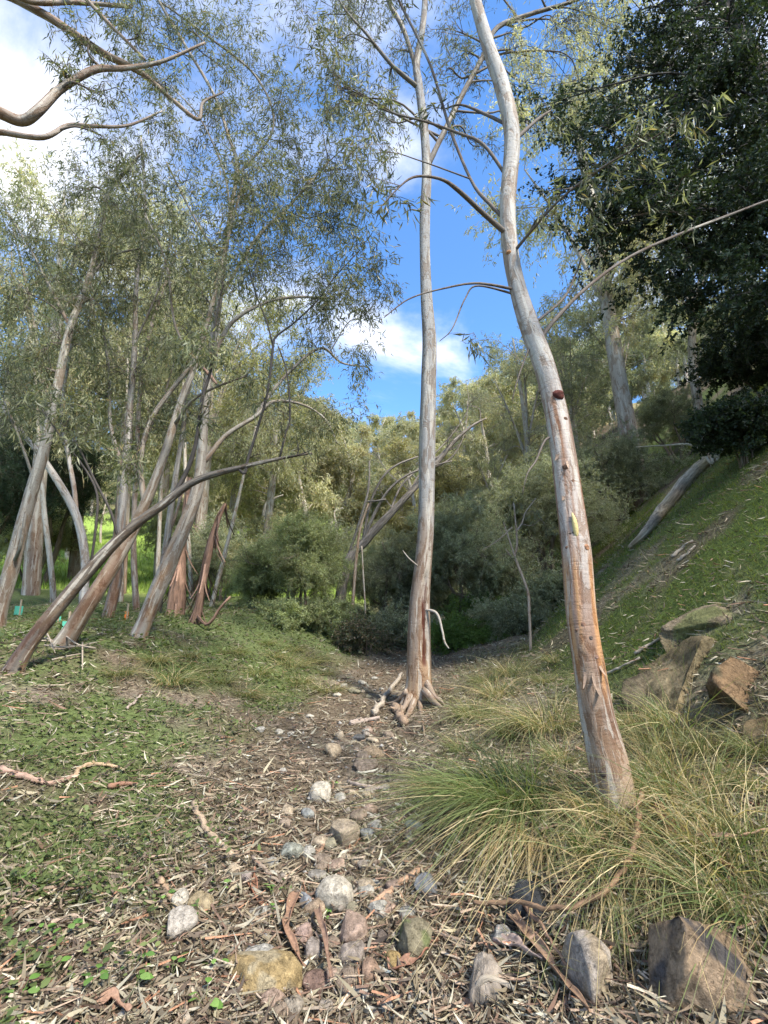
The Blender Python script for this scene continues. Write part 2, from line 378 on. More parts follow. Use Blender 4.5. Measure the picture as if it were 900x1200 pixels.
# ------------------------------------------------------------------ ground
def masks(x, y):
    d = x - XC(y)
    nz = fbm(xy(x, y, .8), 21); n2 = fbm(xy(x, y, 2.6), 33)
    moss = sstep(1.6, 3.0, d) * sstep(4.6, 6.5, y + .5 * d) * (1 - sstep(24, 34, y)) * sstep(.37, .50, nz * .55 + n2 * .45)
    meadow = sstep(16, 18, y) * (1 - sstep(40, 52, y)) * sstep(2.2, 3.5, -d)
    lgreen = sstep(.6, 1.6, -d + .8 * (nz - .5)) * (1 - sstep(16, 18, y)) * sstep(.36, .54, nz * .55 + n2 * .45 + .02 * np.clip(y - 3, 0, 4))
    rgreen = sstep(.7, 1.3, d) * (1 - sstep(9, 13, y)) * .6
    return d, moss, meadow, lgreen, rgreen
ux = np.linspace(-1, 1, 341); gx = .9 * np.sinh(5.9 * ux)
uy = np.linspace(0, 1, 361); gy = -16 + 0 * uy
k0 = np.arcsinh(-18 / 1.2); k1 = np.arcsinh(210 / 1.2); gy = 3.0 + 1.2 * np.sinh(k0 + (k1 - k0) * uy)
X, Y = np.meshgrid(gx, gy, indexing='ij'); Z = H(X, Y)
d, moss, meadow, lg, rg = masks(X, Y)
base = np.zeros(X.shape + (3,)) + A(.115, .088, .060)
def mixc(base, c, m): return base * (1 - m[..., None]) + A(*c) * m[..., None]
col = mixc(base, (.17, .135, .10), sstep(.45, .65, fbm(xy(X, Y, 1.2), 41)))
col = mixc(col, (.075, .115, .030), lg * .75)
col = mixc(col, (.10, .105, .045), rg * .5)
col = mixc(col, (.06, .09, .018), moss * .85)
col = mixc(col, (.21, .29, .06), meadow)
col = mixc(col, (.20, .17, .085), sstep(42, 55, Y))
idx = np.arange(X.size).reshape(X.shape)
qd = np.stack([idx[:-1, :-1], idx[1:, :-1], idx[1:, 1:], idx[:-1, 1:]], -1).reshape(-1, 4)
ga = Acc(); ga.add(np.stack([X, Y, Z], -1).reshape(-1, 3), qd, None, col.reshape(-1, 3))
ground = ga.obj('ground', ground_mat(), smooth=True, kind='structure')

# ------------------------------------------------------------------ trees
GREY = A(.30, .275, .245); CREAM = A(.45, .40, .33); RUST = A(.17, .095, .06); TAN = A(.29, .205, .14); DARKB = A(.10, .075, .06)
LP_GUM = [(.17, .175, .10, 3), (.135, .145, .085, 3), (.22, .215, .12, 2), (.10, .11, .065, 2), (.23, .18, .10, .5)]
LP_SUN = [(.41, .39, .245, 3), (.35, .345, .225, 3), (.47, .44, .30, 2), (.43, .35, .21, .6)]  # pale leaf tones with sunlight put into the colour
LP_GREY = [(.29, .30, .20, 3), (.23, .25, .17, 2), (.35, .355, .24, 1)]
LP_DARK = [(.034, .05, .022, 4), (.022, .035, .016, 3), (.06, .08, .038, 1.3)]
LP_WATTLE = [(.28, .30, .15, 3), (.22, .25, .125, 3), (.34, .36, .18, 1)]
LP_OLIVE = [(.27, .285, .185, 3), (.22, .235, .155, 3), (.33, .345, .23, 1)]

def px_path(pp):
    """rows (px, py, y_distance, width_px) -> points, radii"""
    P = np.array([at(a, b, c) for a, b, c, w in pp]); r = np.array([w * .5 * mpp(p) for p, (a, b, c, w) in zip(P, pp)])
    return P, r
def gum_cmod(seed, lo=.0, hi=.45, base=GREY, cream=CREAM, rust=RUST, tan=TAN, amt=.8):
    def f(a, l, T):
        q = np.stack([np.cos(a) * 1.3, np.sin(a) * 1.3, l * .8], -1)
        n1 = fbm(q, seed, 3); q2 = q * A(2.3, 2.3, .55); n2 = fbm(q2, seed + 7, 3); n3 = fbm(q * A(1.2, 1.2, 2.5), seed + 13, 3)
        c = np.broadcast_to(base, a.shape + (3,)).copy()
        m = sstep(.5, .62, n2); c = c * (1 - m[..., None] * .7) + cream * m[..., None] * .7
        h = 1 - sstep(lo, hi, l / T)
        m = sstep(.62 - .22 * amt, .66, n1 * .6 + n2 * .4 + .12 * h) * np.clip(h * 1.3, 0, 1)
        c = c * (1 - m[..., None] * .85) + rust * m[..., None] * .85
        m = sstep(.54, .6, n3) * np.clip(h * 1.4, 0, 1); c = c * (1 - m[..., None] * .75) + tan * m[..., None] * .75
        return c
    return f
def stem(root, name, P, r, n=10, seed=0, cm=None, mat=None, lump=.06, rings=None, col=GREY, rmod=None):
    L = np.linalg.norm(np.diff(P, axis=0), axis=1).sum()
    m = rings or max(8, int(L / .12)); m = min(m, 160)
    S = spline(np.c_[P, r], m)
    ac = Acc(); fr = tube(ac, S[:, :3], np.maximum(S[:, 3], .002), n, col, rmod, cm, lump, seed)
    o = ac.obj(name, mat or M_gum, root, True)
    return o, S, fr
class Crown:
    """twigs and leaves of one plant, grown from its stems towards given clumps"""
    def __init__(s, seed, pal, leafL=.12, leafW=.017, droop=1.0, twigcol=(.17, .13, .10), spread=.75):
        s.rng = np.random.default_rng(seed); s.w = Acc(); s.l = Acc(); s.pal = pal; s.L = leafL; s.W = leafW
        s.droop = droop; s.tc = A(*twigcol); s.spread = spread; s.S = []
    def feed(s, S): s.S.append(S)
    def clump(s, c, rad, ns=9, nt=8, nl=13, root=None, pal=None, flat=.75, bare=False, thick=1.0, link=True):
        rng = s.rng; c = np.asarray(c, float); pal = pal or s.pal
        if link and s.S:
            F = np.concatenate(s.S); dv = F[:, :3] - c
            cost = np.linalg.norm(dv, axis=1) + np.where(dv[:, 2] > -.1 * rad, 2.0 * np.abs(dv[:, 2]) + .5, 0) - 6 * np.minimum(F[:, 3], .02)
            k = np.argmin(cost); p0 = F[k, :3]; r0 = min(F[k, 3] * .55, .012 + .02 * rad) * thick
        else:
            p0 = c - A(0, 0, rad * .6); r0 = .01
        D = c - p0; Ld = np.linalg.norm(D)
        mid1 = p0 + D * .35 + A(0, 0, .12 * Ld) + rng.normal(size=3) * .07 * Ld
        mid2 = p0 + D * .7 + A(0, 0, .10 * Ld) + rng.normal(size=3) * .07 * Ld
        n = 14; B = spline(np.c_[np.vstack([p0, mid1, mid2, c + rng.normal(size=3) * .1 * rad]), [r0, r0 * .75, r0 * .5, r0 * .22]], n)
        if link:
            if root is not None and r0 > .006:
                ac = Acc(); tube(ac, B[:, :3], B[:, 3], 6, s.tc * 1.3, lump=.05); ac.obj('branch', M_wood, root, True)
            else: prisms(s.w, B[:-1, :3], B[1:, :3], B[:-1, 3], B[1:, 3], s.tc * 1.2)
        # side shoots
        t0 = rng.integers(int(n * (.45 if Ld > rad else .15)), n, ns); s0 = B[t0, :3]
        e = c + rsph(rng, ns) * rad * A(1, 1, flat)
        m = (s0 + e) / 2 + rng.normal(size=(ns, 3)) * .1 * rad + A(0, 0, .14 * rad)
        r_ = np.maximum(r0 * .3, .0035)
        prisms(s.w, s0, m, r_, r_ * .7, s.tc); prisms(s.w, m, e, r_ * .7, r_ * .3, s.tc)
        # twigs
        i = np.repeat(np.arange(ns), nt); u = rng.random((ns * nt, 1)) ** .7
        q = np.where(u < .5, s0[i] + (m[i] - s0[i]) * u * 2, m[i] + (e[i] - m[i]) * (u * 2 - 1)); q = np.where(u < .12, e[i], q)
        dd = unit(unit(e[i] - m[i]) * .6 + rng.normal(size=(ns * nt, 3)) * .75 + A(0, 0, -.25 * s.droop))
        tl = rad * .42 * (.5 + rng.random((ns * nt, 1)))
        t1 = q + dd * tl + A(0, 0, -1) * tl * .25 * s.droop
        prisms(s.w, q, t1, r_ * .4, r_ * .15, s.tc)
        if bare or nl == 0: return
        j = np.repeat(np.arange(ns * nt), nl); u = .15 + .9 * rng.random((len(j), 1))
        p = q[j] + (t1[j] - q[j]) * u + rng.normal(size=(len(j), 3)) * s.L * .22
        D = unit(dd[j] * .5 + rng.normal(size=(len(j), 3)) * s.spread + A(0, 0, -.9 * s.droop))
        cc = pick(rng, pal, len(j), .16) * (1 + .18 * rng.normal())
        leaves(s.l, p, D, rng.normal(size=(len(j), 3)), s.L * (.55 + .7 * rng.random(len(j))), s.W * (.7 + .6 * rng.random(len(j))), cc)
    def finish(s, root, mat=None, name='foliage'):
        if s.w.n: s.w.obj('twigs', M_wood, root, kind='stuff')
        if s.l.n: s.l.obj(name, mat or M_leaf, root, kind='stuff')
def knot(root, p, r, col, nrm, seed):
    ac = Acc(); t = unit(nrm); P = np.array([p - t * r * .8, p + t * r * .2, p + t * r * .55, p + t * r * .7])
    S = spline(np.c_[P, [r * 1.3, r, r * .75, r * .3]], 9); tube(ac, S[:, :3], S[:, 3], 12, col, lump=.25, seed=seed); ac.obj('knot', M_rough, root, True)

# --- the leaning gum at the right of the path
def right_gum():
    root = empty('gum_tree'); b = G(722, 946)
    y = b[1]
    pp = [(726, 985, y - .02, 72), (722, 940, y, 54), (712, 890, y, 52), (700, 840, y, 45), (690, 780, y, 41), (681, 720, y + .02, 39), (675, 645, y + .05, 38), (668, 590, y + .1, 35), (660, 530, y + .15, 32), (651, 480, y + .2, 30),
          (638, 430, y + .22, 28), (625, 395, y + .25, 27), (610, 350, y + .28, 23), (599, 300, y + .3, 21), (595, 240, y + .3, 21), (600, 160, y + .3, 21), (588, 100, y + .3, 20), (574, 60, y + .3, 18), (557, 0, y + .3, 15), (545, -60, y + .3, 13), (530, -160, y + .35, 10)]
    P, r = px_path(pp); r = r * .87
    def cm(a, l, T):
        c = gum_cmod(11, .3, .62, amt=.35, base=A(.33, .30, .265), cream=A(.46, .41, .34))(a, l, T)
        h = l
        # rusty sheet on the middle third, tan bare wood below it, pale long streak facing the viewer
        q = np.stack([np.cos(a), np.sin(a), l * .6], -1); n = fbm(q * 2, 77, 3); nl = fbm(q * A(3.5, 3.5, .5), 78, 3)
        m = sstep(1.15, 1.5, h + n * .5) * (1 - sstep(3.0, 3.35, h + .4 * n)) * sstep(.40, .5, n * .5 + nl * .5); c = c * (1 - m[..., None] * .92) + A(.29, .15, .085) * m[..., None] * .8
        m = sstep(.46, .52, nl) * sstep(1.0, 1.6, h) * .75; c = c * (1 - m[..., None]) + A(.42, .39, .355) * m[..., None]
        m = sstep(.55, .62, fbm(q * A(2, 2, 1.2) + 5, 79, 2)) * (1 - sstep(1.5, 1.75, h)) * sstep(.7, .9, h); c = c * (1 - m[..., None] * .9) + A(.44, .24, .11) * m[..., None] * .9
        m = (1 - sstep(.35, .6, h + .35 * (n - .5))); c = c * (1 - m[..., None] * .8) + A(.36, .265, .185) * m[..., None] * .8
        return c
    o, S, _ = stem(root, 'trunk', P, r, 36, 5, cm, M_gum, .05, 150)
    tocam = unit(A(0, 0, CAM_Z) - S[:, :3])
    for (px, py, rr, cc) in [(655, 468, .040, A(.085, .025, .018)), (663, 497, .018, RUST * .8), (663, 550, .022, RUST * .7), (671, 565, .012, RUST), (668, 628, .012, DARKB), (688, 645, .020, A(.3, .15, .08)), (657, 645, .012, RUST), (596, 302, .022, A(.34, .16, .07)),
                             (684, 734, .014, A(.22, .12, .08)), (673, 735, .010, RUST), (692, 748, .014, DARKB), (698, 767, .013, A(.2, .12, .09)), (704, 905, .02, DARKB * .8), (672, 625, .010, DARKB)]:
        t = np.argmin([abs(pyy - py) for pyy in np.interp(np.linspace(0, 1, len(S)), np.linspace(0, 1, len(pp)), [q[1] for q in pp])])
        q = at(px, py, S[t, 1] - S[t, 3] * .9); dv = q - S[t, :3]; dv = dv - A(0, 0, 1) * dv[2] * .7
        knot(root, S[t, :3] + unit(dv) * S[t, 3] * .95 + A(0, 0, q[2] - S[t, 2]) * .0, rr, cc, dv, int(px))
    rr_ = np.random.default_rng(8)
    for k in range(16):
        i = rr_.integers(4, 60); a = rr_.random() * 6.283; dv = A(math.cos(a), math.sin(a), 0); L_ = .035 + .06 * rr_.random(); ac = Acc()
        strips(ac, (S[i, :3] + dv * S[i, 3] * .98)[None], (dv * .12 + A(0, 0, -1))[None], L_, .018 + .02 * rr_.random(), (dv * .6)[None], A(.24, .165, .115)[None] * (.7 + .6 * rr_.random()), 4, side=unit(np.cross(dv, A(0, 0, 1)))[None], prof=[1, .9, .8, .6, .2]); ac.obj('bark_peel', M_bark, root)
    # pale chip of exposed wood
    ac = Acc(); q = at(675, 625, S[60, 1]); kq = np.argmin(abs(S[:, 2] - q[2])); n_ = unit(tocam[kq] * A(1, 1, 0)); c0 = S[kq, :3] + n_ * S[kq, 3]; c0[0] += .0
    sp = np.array([c0 + A(.0, 0, .09), c0 + A(.008, -.006, .03), c0 + A(.012, -.008, -.04), c0 + A(.015, -.002, -.09)])
    tube(ac, spline(sp, 8), [.003, .011, .016, .018, .018, .016, .011, .003], 8, (.58, .46, .20)); ac.obj('wood_chip_scar', M_gum, root, True)
    cr = Crown(12, LP_GUM, .105, .015, 1.1, (.10, .08, .066))
    br = [[(588, 270, 0, 9), (563, 247, -.1, 8), (537, 223, -.3, 7), (517, 210, -.4, 5), (487, 207, -.5, 4), (466, 221, -.6, 2.5), (440, 250, -.6, 1.5)],
          [(590, 255, 0, 7), (575, 240, .1, 6), (553, 213, .2, 5), (527, 150, .4, 5), (503, 73, .5, 4.5), (467, 0, .6, 4), (440, -60, .6, 3)],
          [(593, 199, 0, 6), (567, 170, .1, 5), (540, 157, .2, 4.5), (500, 143, .3, 3.5), (453, 130, .4, 3), (420, 110, .5, 2), (395, 100, .5, 1.5)],
          [(592, 142, 0, 6), (567, 133, .3, 5), (540, 123, .5, 3.5), (520, 128, .6, 2)],
          [(630, 405, 0, 8), (650, 375, .1, 7), (690, 335, .2, 5.5), (740, 300, .4, 5), (800, 273, .6, 4.5), (860, 250, .8, 4), (905, 233, 1, 3.5), (960, 215, 1.2, 2)],
          [(640, 385, .1, 5), (660, 350, .1, 4), (675, 320, .1, 3), (682, 300, 0, 2)],
          [(608, 290, 0, 6), (650, 240, -.3, 4), (700, 200, -.5, 3.5), (760, 165, -.7, 2.5), (790, 145, -.8, 1.5)],
          [(588, 338, 0, 5), (560, 332, -.1, 4), (520, 338, -.2, 3), (480, 350, -.3, 2.5), (450, 372, -.4, 1.5)],
          [(586, 345, 0, 4), (560, 335, 0, 3), (545, 350, 0, 2.5), (530, 385, -.1, 2), (515, 400, -.1, 1)],
          [(655, 520, 0, 4), (640, 515, -.1, 4), (628, 540, -.15, 3), (618, 555, -.2, 2), (612, 580, -.2, 1)],
          [(612, 395, 0, 3), (608, 440, -.1, 2.5), (600, 470, -.1, 1.5)],
          [(600, 160, 0, 7), (630, 140, .2, 5), (645, 130, .3, 3)],
          [(632, 425, .02, 8), (628, 400, .05, 9), (620, 365, .1, 8), (611, 330, .1, 7), (606, 318, .1, 5)]]
    for bb in br:
        Pb, rb = px_path([(a, c, y + .25 + dy, w) for a, c, dy, w in bb]); rb = rb * .72; Pb[0] = S[np.argmin(np.linalg.norm(S[:, :3] - Pb[0], axis=1)), :3]
        o2, Sb, _ = stem(root, 'branch', Pb, rb, 8, len(bb), None, M_gum, .1, 30, A(.14, .115, .095)); cr.feed(Sb)
    for (px, py, dy, rad, ns, nt, nl) in [(455, 235, -.4, .35, 5, 4, 8), (425, 120, .4, .45, 7, 5, 9), (395, 105, .5, .4, 6, 5, 8), (515, 130, .5, .3, 4, 4, 7), (470, -20, .5, .5, 7, 5, 9), (440, -50, .5, .5, 6, 5, 9), (555, 395, -.1, .12, 2, 2, 4), (552, 400, -.1, .12, 2, 2, 5),
                                         (780, 155, -.8, .35, 6, 5, 7), (800, 230, -.5, .25, 3, 3, 4), (690, 215, -.5, .3, 5, 4, 7), (660, 245, -.3, .28, 5, 4, 7), (645, 130, .3, .25, 4, 4, 6), (400, 190, .2, .45, 6, 5, 9), (360, 60, .3, .5, 7, 5, 9)]:
        cr.clump(at(px, py, y + .25 + dy), rad, ns, nt, nl, root)
    top = at(530, -200, y + .4)
    for k in range(9):
        cr.clump(top + A(*(cr.rng.normal(size=3) * A(.9, .7, .6))) + A(.3, .2, 1.2), .7, 8, 6, 10, root)
    cr.finish(root); rehome(root, b)
    tag(root, 'leaning smooth-barked gum tree with rusty streaks and knots standing in long grass', 'tree')
    return b
rb = right_gum()

# --- the straight gum in the middle of the path
def middle_gum():
    root = empty('gum_tree'); b = G(490, 822); y = b[1]
    pp = [(489, 838, y, 50), (490, 822, y, 40), (491, 800, y, 33), (491, 770, y, 31), (491, 735, y, 29), (492, 700, y, 25), (496, 660, y, 22), (499, 620, y, 21), (500, 560, y, 20.5), (501, 500, y, 20), (502, 450, y, 19.5), (503, 400, y, 18), (500, 350, y, 15),
          (498, 300, y, 13.5), (498, 250, y, 13), (500, 200, y, 12), (497, 150, y, 11), (491, 100, y, 10), (488, 75, y, 9), (494, 40, y, 8), (498, 0, y, 7), (500, -80, y, 5)]
    P, r = px_path(pp); r = r * .92
    def scar(a, l, T):      # long hollow on the front right, in the lower trunk
        m = np.exp(-((a - 3.62 + .08 * np.sin(l * 5)) / .24) ** 2) * sstep(.55, .75, l) * (1 - sstep(1.85, 1.95, l)); return m
    def rmod(a, l, T): return 1 - .42 * scar(a, l, T) + .10 * np.cos(a * 3 + 1) * (1 - sstep(0, .8, l)) + .06 * np.cos(a * 7) * (1 - sstep(0, .5, l))
    def cm(a, l, T):
        q = np.stack([np.cos(a), np.sin(a), l * .5], -1); n = fbm(q * 2.2, 5, 3); ns = fbm(q * A(4, 4, .6), 6, 3)
        c = np.broadcast_to(A(.255, .245, .235), a.shape + (3,)).copy()
        m = sstep(.5, .6, ns); c = c * (1 - m[..., None] * .55) + A(.36, .345, .32) * m[..., None] * .55
        low = 1 - sstep(2.1, 3.0, l + (n - .5)); c = c * (1 - low[..., None]) + A(.23, .175, .135) * low[..., None]
        low = (1 - sstep(.4, 1.3, l + (n - .5) * 1.2)); c = c * (1 - low[..., None] * .8) + A(.29, .18, .10) * low[..., None] * .8
        m = sstep(.55, .62, ns) * low; c = c * (1 - m[..., None] * .6) + A(.42, .30, .18) * m[..., None] * .6
        s = sstep(.25, .6, scar(a, l, T)); c = c * (1 - s[..., None]) + A(.10, .035, .022) * s[..., None]
        return c
    o, S, fr = stem(root, 'trunk', P, r, 40, 9, cm, M_gum, .06, 160, rmod=rmod)
    # flared roots
    for (x1, y1, x2, y2, w) in [(497, 808, 530, 838, 11), (500, 800, 520, 826, 9), (481, 815, 463, 842, 9), (486, 820, 470, 848, 10), (492, 822, 496, 850, 8), (477, 810, 452, 826, 6)]:
        g2 = G(x2, y2); p0 = at(x1, y1, y - .12); mid = (p0 + g2) / 2 + A(0, 0, -.04)
        stem(root, 'root', np.array([p0, mid, g2 + A(0, 0, .01), g2 + (g2 - mid) * .5 - A(0, 0, .05)]), np.array([w * 1.1, w * .6, w * .34, w * .1]) * .5 * mpp(g2), 10, int(w), None, M_gum, .2, 18, A(.27, .20, .145))
    cr = Crown(22, LP_GUM, .12, .016, 1.1, (.11, .09, .075))
    br = [[(500, 200, 0, 9), (508, 180, 0, 8.5), (520, 155, .1, 8), (545, 105, .2, 8), (566, 66, .3, 7.5), (582, 33, .4, 7), (620, 17, .5, 6), (675, 0, .6, 5), (740, -30, .7, 3)],
          [(491, 103, 0, 7), (463, 80, -.2, 6), (443, 57, -.3, 5), (428, 38, -.4, 4), (405, 12, -.5, 3), (380, -30, -.6, 2)],
          [(490, 82, 0, 6), (473, 35, .1, 7), (455, 0, .2, 6.5), (435, -60, .3, 5)],
          [(504, 715, -.1, 4), (511, 718, -.2, 4), (518, 738, -.25, 3.5), (521, 752, -.3, 3), (526, 760, -.3, 2)],
          [(487, 664, -.1, 2.5), (480, 655, -.2, 2), (472, 645, -.2, 1)],
          [(494, 247, 0, 3), (486, 246, -.1, 2), (479, 246, -.1, 1.5)]]
    for bb in br:
        Pb, rb_ = px_path([(a, c, y + dy, w) for a, c, dy, w in bb]); rb_ = rb_ * .78; Pb[0] = S[np.argmin(np.linalg.norm(S[:, :3] - Pb[0], axis=1)), :3]
        pale = bb[0][1] > 600
        _, Sb, _ = stem(root, 'branch', Pb, rb_, 8, len(bb), None, M_gum, .1, 36, A(.36, .32, .27) if pale else A(.17, .15, .13)); cr.feed(Sb)
    rng = cr.rng
    for (px, py, dy, rad, ns, nt, nl) in [(385, 40, -.4, .8, 9, 7, 10), (345, 25, -.3, .7, 8, 7, 10), (400, 95, -.3, .6, 7, 6, 9), (420, 20, 0, .6, 7, 6, 9), (455, 100, .2, .5, 6, 5, 8), (530, 30, .2, .7, 8, 6, 9), (520, 85, .3, .6, 7, 5, 8), (610, 50, .6, .7, 9, 7, 10), (660, 40, .7, .8, 9, 7, 11), (680, -10, .7, .9, 9, 7, 10), (560, 90, .4, .5, 6, 5, 8),
                                         (640, 100, .6, .7, 9, 7, 12), (700, 45, .8, .9, 10, 8, 12), (620, 70, .6, .7, 9, 7, 12), (680, 90, .8, .8, 9, 8, 12), (740, 20, .8, .9, 10, 8, 12), (470, 60, .1, .6, 7, 6, 9), (440, 130, .1, .6, 8, 6, 9), (545, 60, .3, .6, 8, 6, 9), (530, 140, .4, .5, 7, 5, 8), (630, 150, .6, .6, 8, 6, 10), (570, -20, .4, .8, 8, 6, 9), (480, -30, .2, .8, 8, 6, 9), (430, -40, .2, .8, 8, 6, 9), (375, 100, -.3, .6, 7, 6, 8), (610, 110, .5, .5, 6, 5, 8), (575, 170, .5, .4, 5, 5, 8)]:
        cr.clump(at(px, py, y + dy), rad, ns, nt, nl, root, pal=LP_SUN if px > 590 else None)  # right-hand clumps lighter: sunlight put into their leaf colour
    for k in range(10): cr.clump(at(500, -60, y) + A(*(rng.normal(size=3) * A(1.6, 1.3, .8))) + A(0, 0, 1.0), .9, 8, 6, 10, root)
    cr.finish(root); rehome(root, b)
    tag(root, 'tall straight grey gum tree with hollow scar and flared roots in mid path', 'tree')
    return b
mb = middle_gum()

# --- the stand of leaning gums on the left bank
def stand_tree(paths, clumps, seed, label, pal=LP_GUM, cols=None, mat=None, leaf=(.13, .018), name='gum_tree', amt=.7, hi=.5, extra=(), base=None, nleaf=10, group=None, rust=RUST, tan=TAN, twig=(.085, .068, .056), brmat=None, brcol=None):
    root = empty(name); cr = Crown(seed, pal, leaf[0], leaf[1], 1.0, twig); S0 = None
    for i, pp in enumerate(paths):
        P, r = px_path(pp); r = r * (.66 if i == 0 else .60)
        if i == 0:
            if base is not None: P = np.vstack([base, P]); r = np.r_[r[0] * 1.25, r]
            gz = H(P[0, 0], P[0, 1]); r[0] *= 1.35
            P[0, 2] = min(P[0, 2], gz - .12) if P[0, 2] - gz < .5 else P[0, 2]
        else:
            k = np.argmin(np.linalg.norm(S0[:, :3] - P[0], axis=1))
            if np.linalg.norm(S0[k, :3] - P[0]) < .6: P[0] = S0[k, :3]
        cm = gum_cmod(seed + i, 0, hi, amt=amt * .45, base=cols[0] if cols else GREY, cream=cols[1] if cols else CREAM, rust=rust, tan=tan) if i == 0 or r[0] > .03 else None
        o, S, _ = stem(root, 'trunk' if i == 0 else 'branch', P, r, 16 if i == 0 else 9, seed + i, cm, mat or M_gum, .1, None, (cols[0] if cols else GREY) * .75 if brcol is None else brcol) if i == 0 or brmat is None else stem(root, 'branch', P, r, 8, seed + i, None, brmat, .1, None, brcol)
        S0 = S if S0 is None else np.vstack([S0, S])
        cr.feed(S[len(S) // 3:] if i == 0 else S)
    for (px, py, y, rad, ns, nt, *k) in clumps:
        cr.clump(at(px, py, y), rad * 1.35, int(ns * 1.25), int(nt * 1.25), k[0] if k else nleaf, root)
    for c, rad, ns, nt in extra: cr.clump(c, rad, ns, nt, nleaf, root)
    cr.finish(root); 
    b = S0[0, :3].copy(); b[2] = H(b[0], b[1]); rehome(root, b)
    tag(root, label, 'tree', group)
    return root
g1 = G(14, 788); y1 = g1[1]
stand_tree([[(8, 800, y1, 30), (30, 762, y1 + .05, 27), (60, 722, y1 + .1, 25), (110, 662, y1 + .2, 21), (150, 622, y1 + .3, 17), (190, 592, y1 + .35, 15), (230, 563, y1 + .35, 13), (285, 547, y1 + .3, 9), (330, 537, y1 + .3, 6), (366, 531, y1 + .3, 3)],
            [(205, 578, y1 + .35, 9), (220, 550, y1 + .4, 9), (230, 517, y1 + .4, 8), (237, 467, y1 + .45, 7), (247, 433, y1 + .5, 6), (252, 380, y1 + .5, 4), (262, 330, y1 + .5, 3)],
            [(280, 548, y1 + .3, 7), (287, 555, y1 + .3, 6), (290, 540, y1 + .3, 6), (301, 505, y1 + .3, 5.5), (314, 458, y1 + .3, 5), (320, 405, y1 + .3, 5), (325, 393, y1 + .3, 4), (345, 378, y1 + .3, 3.5), (372, 352, y1 + .3, 3), (392, 325, y1 + .3, 2.5), (420, 295, y1 + .3, 2)],
            [(320, 405, y1 + .3, 4), (312, 375, y1 + .3, 3), (300, 345, y1 + .3, 3), (288, 300, y1 + .2, 2)],
            [(328, 537, y1 + .3, 4.5), (334, 510, y1 + .3, 4), (340, 486, y1 + .3, 4), (336, 436, y1 + .3, 3), (326, 406, y1 + .3, 3)],
            [(330, 535, y1 + .3, 3), (350, 533, y1 + .25, 2.5), (368, 526, y1 + .25, 1.5)],
            [(110, 662, y1 + .2, 5), (112, 620, y1 + .1, 5), (114, 580, y1 + .1, 4.5), (100, 550, y1 + .1, 4), (70, 510, y1, 3), (50, 480, y1, 2.5)],
            [(135, 636, y1 + .2, 6), (130, 600, y1 + .2, 5), (112, 565, y1 + .2, 5), (90, 520, y1 + .2, 4), (70, 490, y1 + .2, 3)]],
           [(400, 310, y1 + .3, .45, 6, 5, 7), (430, 285, y1 + .3, .4, 6, 5, 7), (300, 320, y1 + .3, .5, 7, 6, 6), (360, 350, y1 + .3, .45, 6, 5, 6), (255, 330, y1 + .5, .5, 7, 6, 8), (240, 420, y1 + .5, .35, 6, 5, 12), (60, 470, y1, .4, 6, 5, 8), (80, 500, y1, .4, 6, 5, 8), (390, 370, y1 + .3, .4, 5, 5, 3), (335, 430, y1 + .3, .3, 4, 4, 1), (352, 522, y1 + .25, .22, 5, 4, 1), (310, 470, y1 + .3, .3, 5, 5, 1), (330, 480, y1 + .3, .3, 5, 5, 1), (375, 330, y1 + .3, .35, 6, 5, 3), (240, 480, y1 + .4, .3, 5, 5, 4)],
           101, 'dark leaning gum whose long thin limb reaches right across the stand', cols=(A(.10, .086, .073), A(.19, .16, .125)), amt=.8, hi=.35, rust=A(.10, .055, .04), tan=A(.22, .15, .09), twig=(.035, .03, .027), brmat=M_wood, brcol=A(.05, .042, .036))
g2 = G(72, 757); y2 = g2[1]
stand_tree([[(66, 768, y2, 34), (85, 738, y2, 30), (110, 698, y2, 27), (140, 650, y2 + .1, 23), (160, 613, y2 + .15, 20), (183, 560, y2 + .2, 16), (200, 510, y2 + .3, 14), (213, 467, y2 + .4, 12), (228, 430, y2 + .5, 10), (245, 370, y2 + .6, 8), (262, 300, y2 + .6, 6), (280, 230, y2 + .6, 4)],
            [(170, 590, y2 + .2, 12), (165, 540, y2 + .3, 10), (178, 490, y2 + .4, 9), (215, 440, y2 + .5, 8), (238, 415, y2 + .6, 6)],
            [(203, 500, y2 + .3, 7), (225, 470, y2 + .1, 6), (250, 455, y2, 5), (290, 440, y2, 3)],
            [(228, 430, y2 + .5, 6), (205, 380, y2 + .5, 5), (195, 310, y2 + .5, 4), (170, 250, y2 + .5, 3)]],
           [(210, 410, y2 + .5, .5, 8, 7), (260, 280, y2 + .6, .7, 9, 8), (300, 250, y2 + .7, .7, 9, 8), (280, 200, y2 + .7, .7, 9, 8), (200, 300, y2 + .5, .6, 8, 7), (170, 240, y2 + .5, .6, 9, 8), (150, 540, y2 + .3, .4, 6, 6), (165, 500, y2 + .4, .45, 7, 6), (290, 440, y2, .4, 6, 5, 7), (230, 340, y2 + .5, .55, 8, 7), (330, 220, y2 + .8, .7, 9, 8)],
           102, 'brown leaning gum with a peeling collar of bark, second trunk from the left edge', cols=(A(0.244, 0.207, 0.163), A(0.355, 0.311, 0.244)), amt=.8, hi=.45, tan=A(.25, .185, .13))
g3 = G(160, 746); y3 = g3[1]
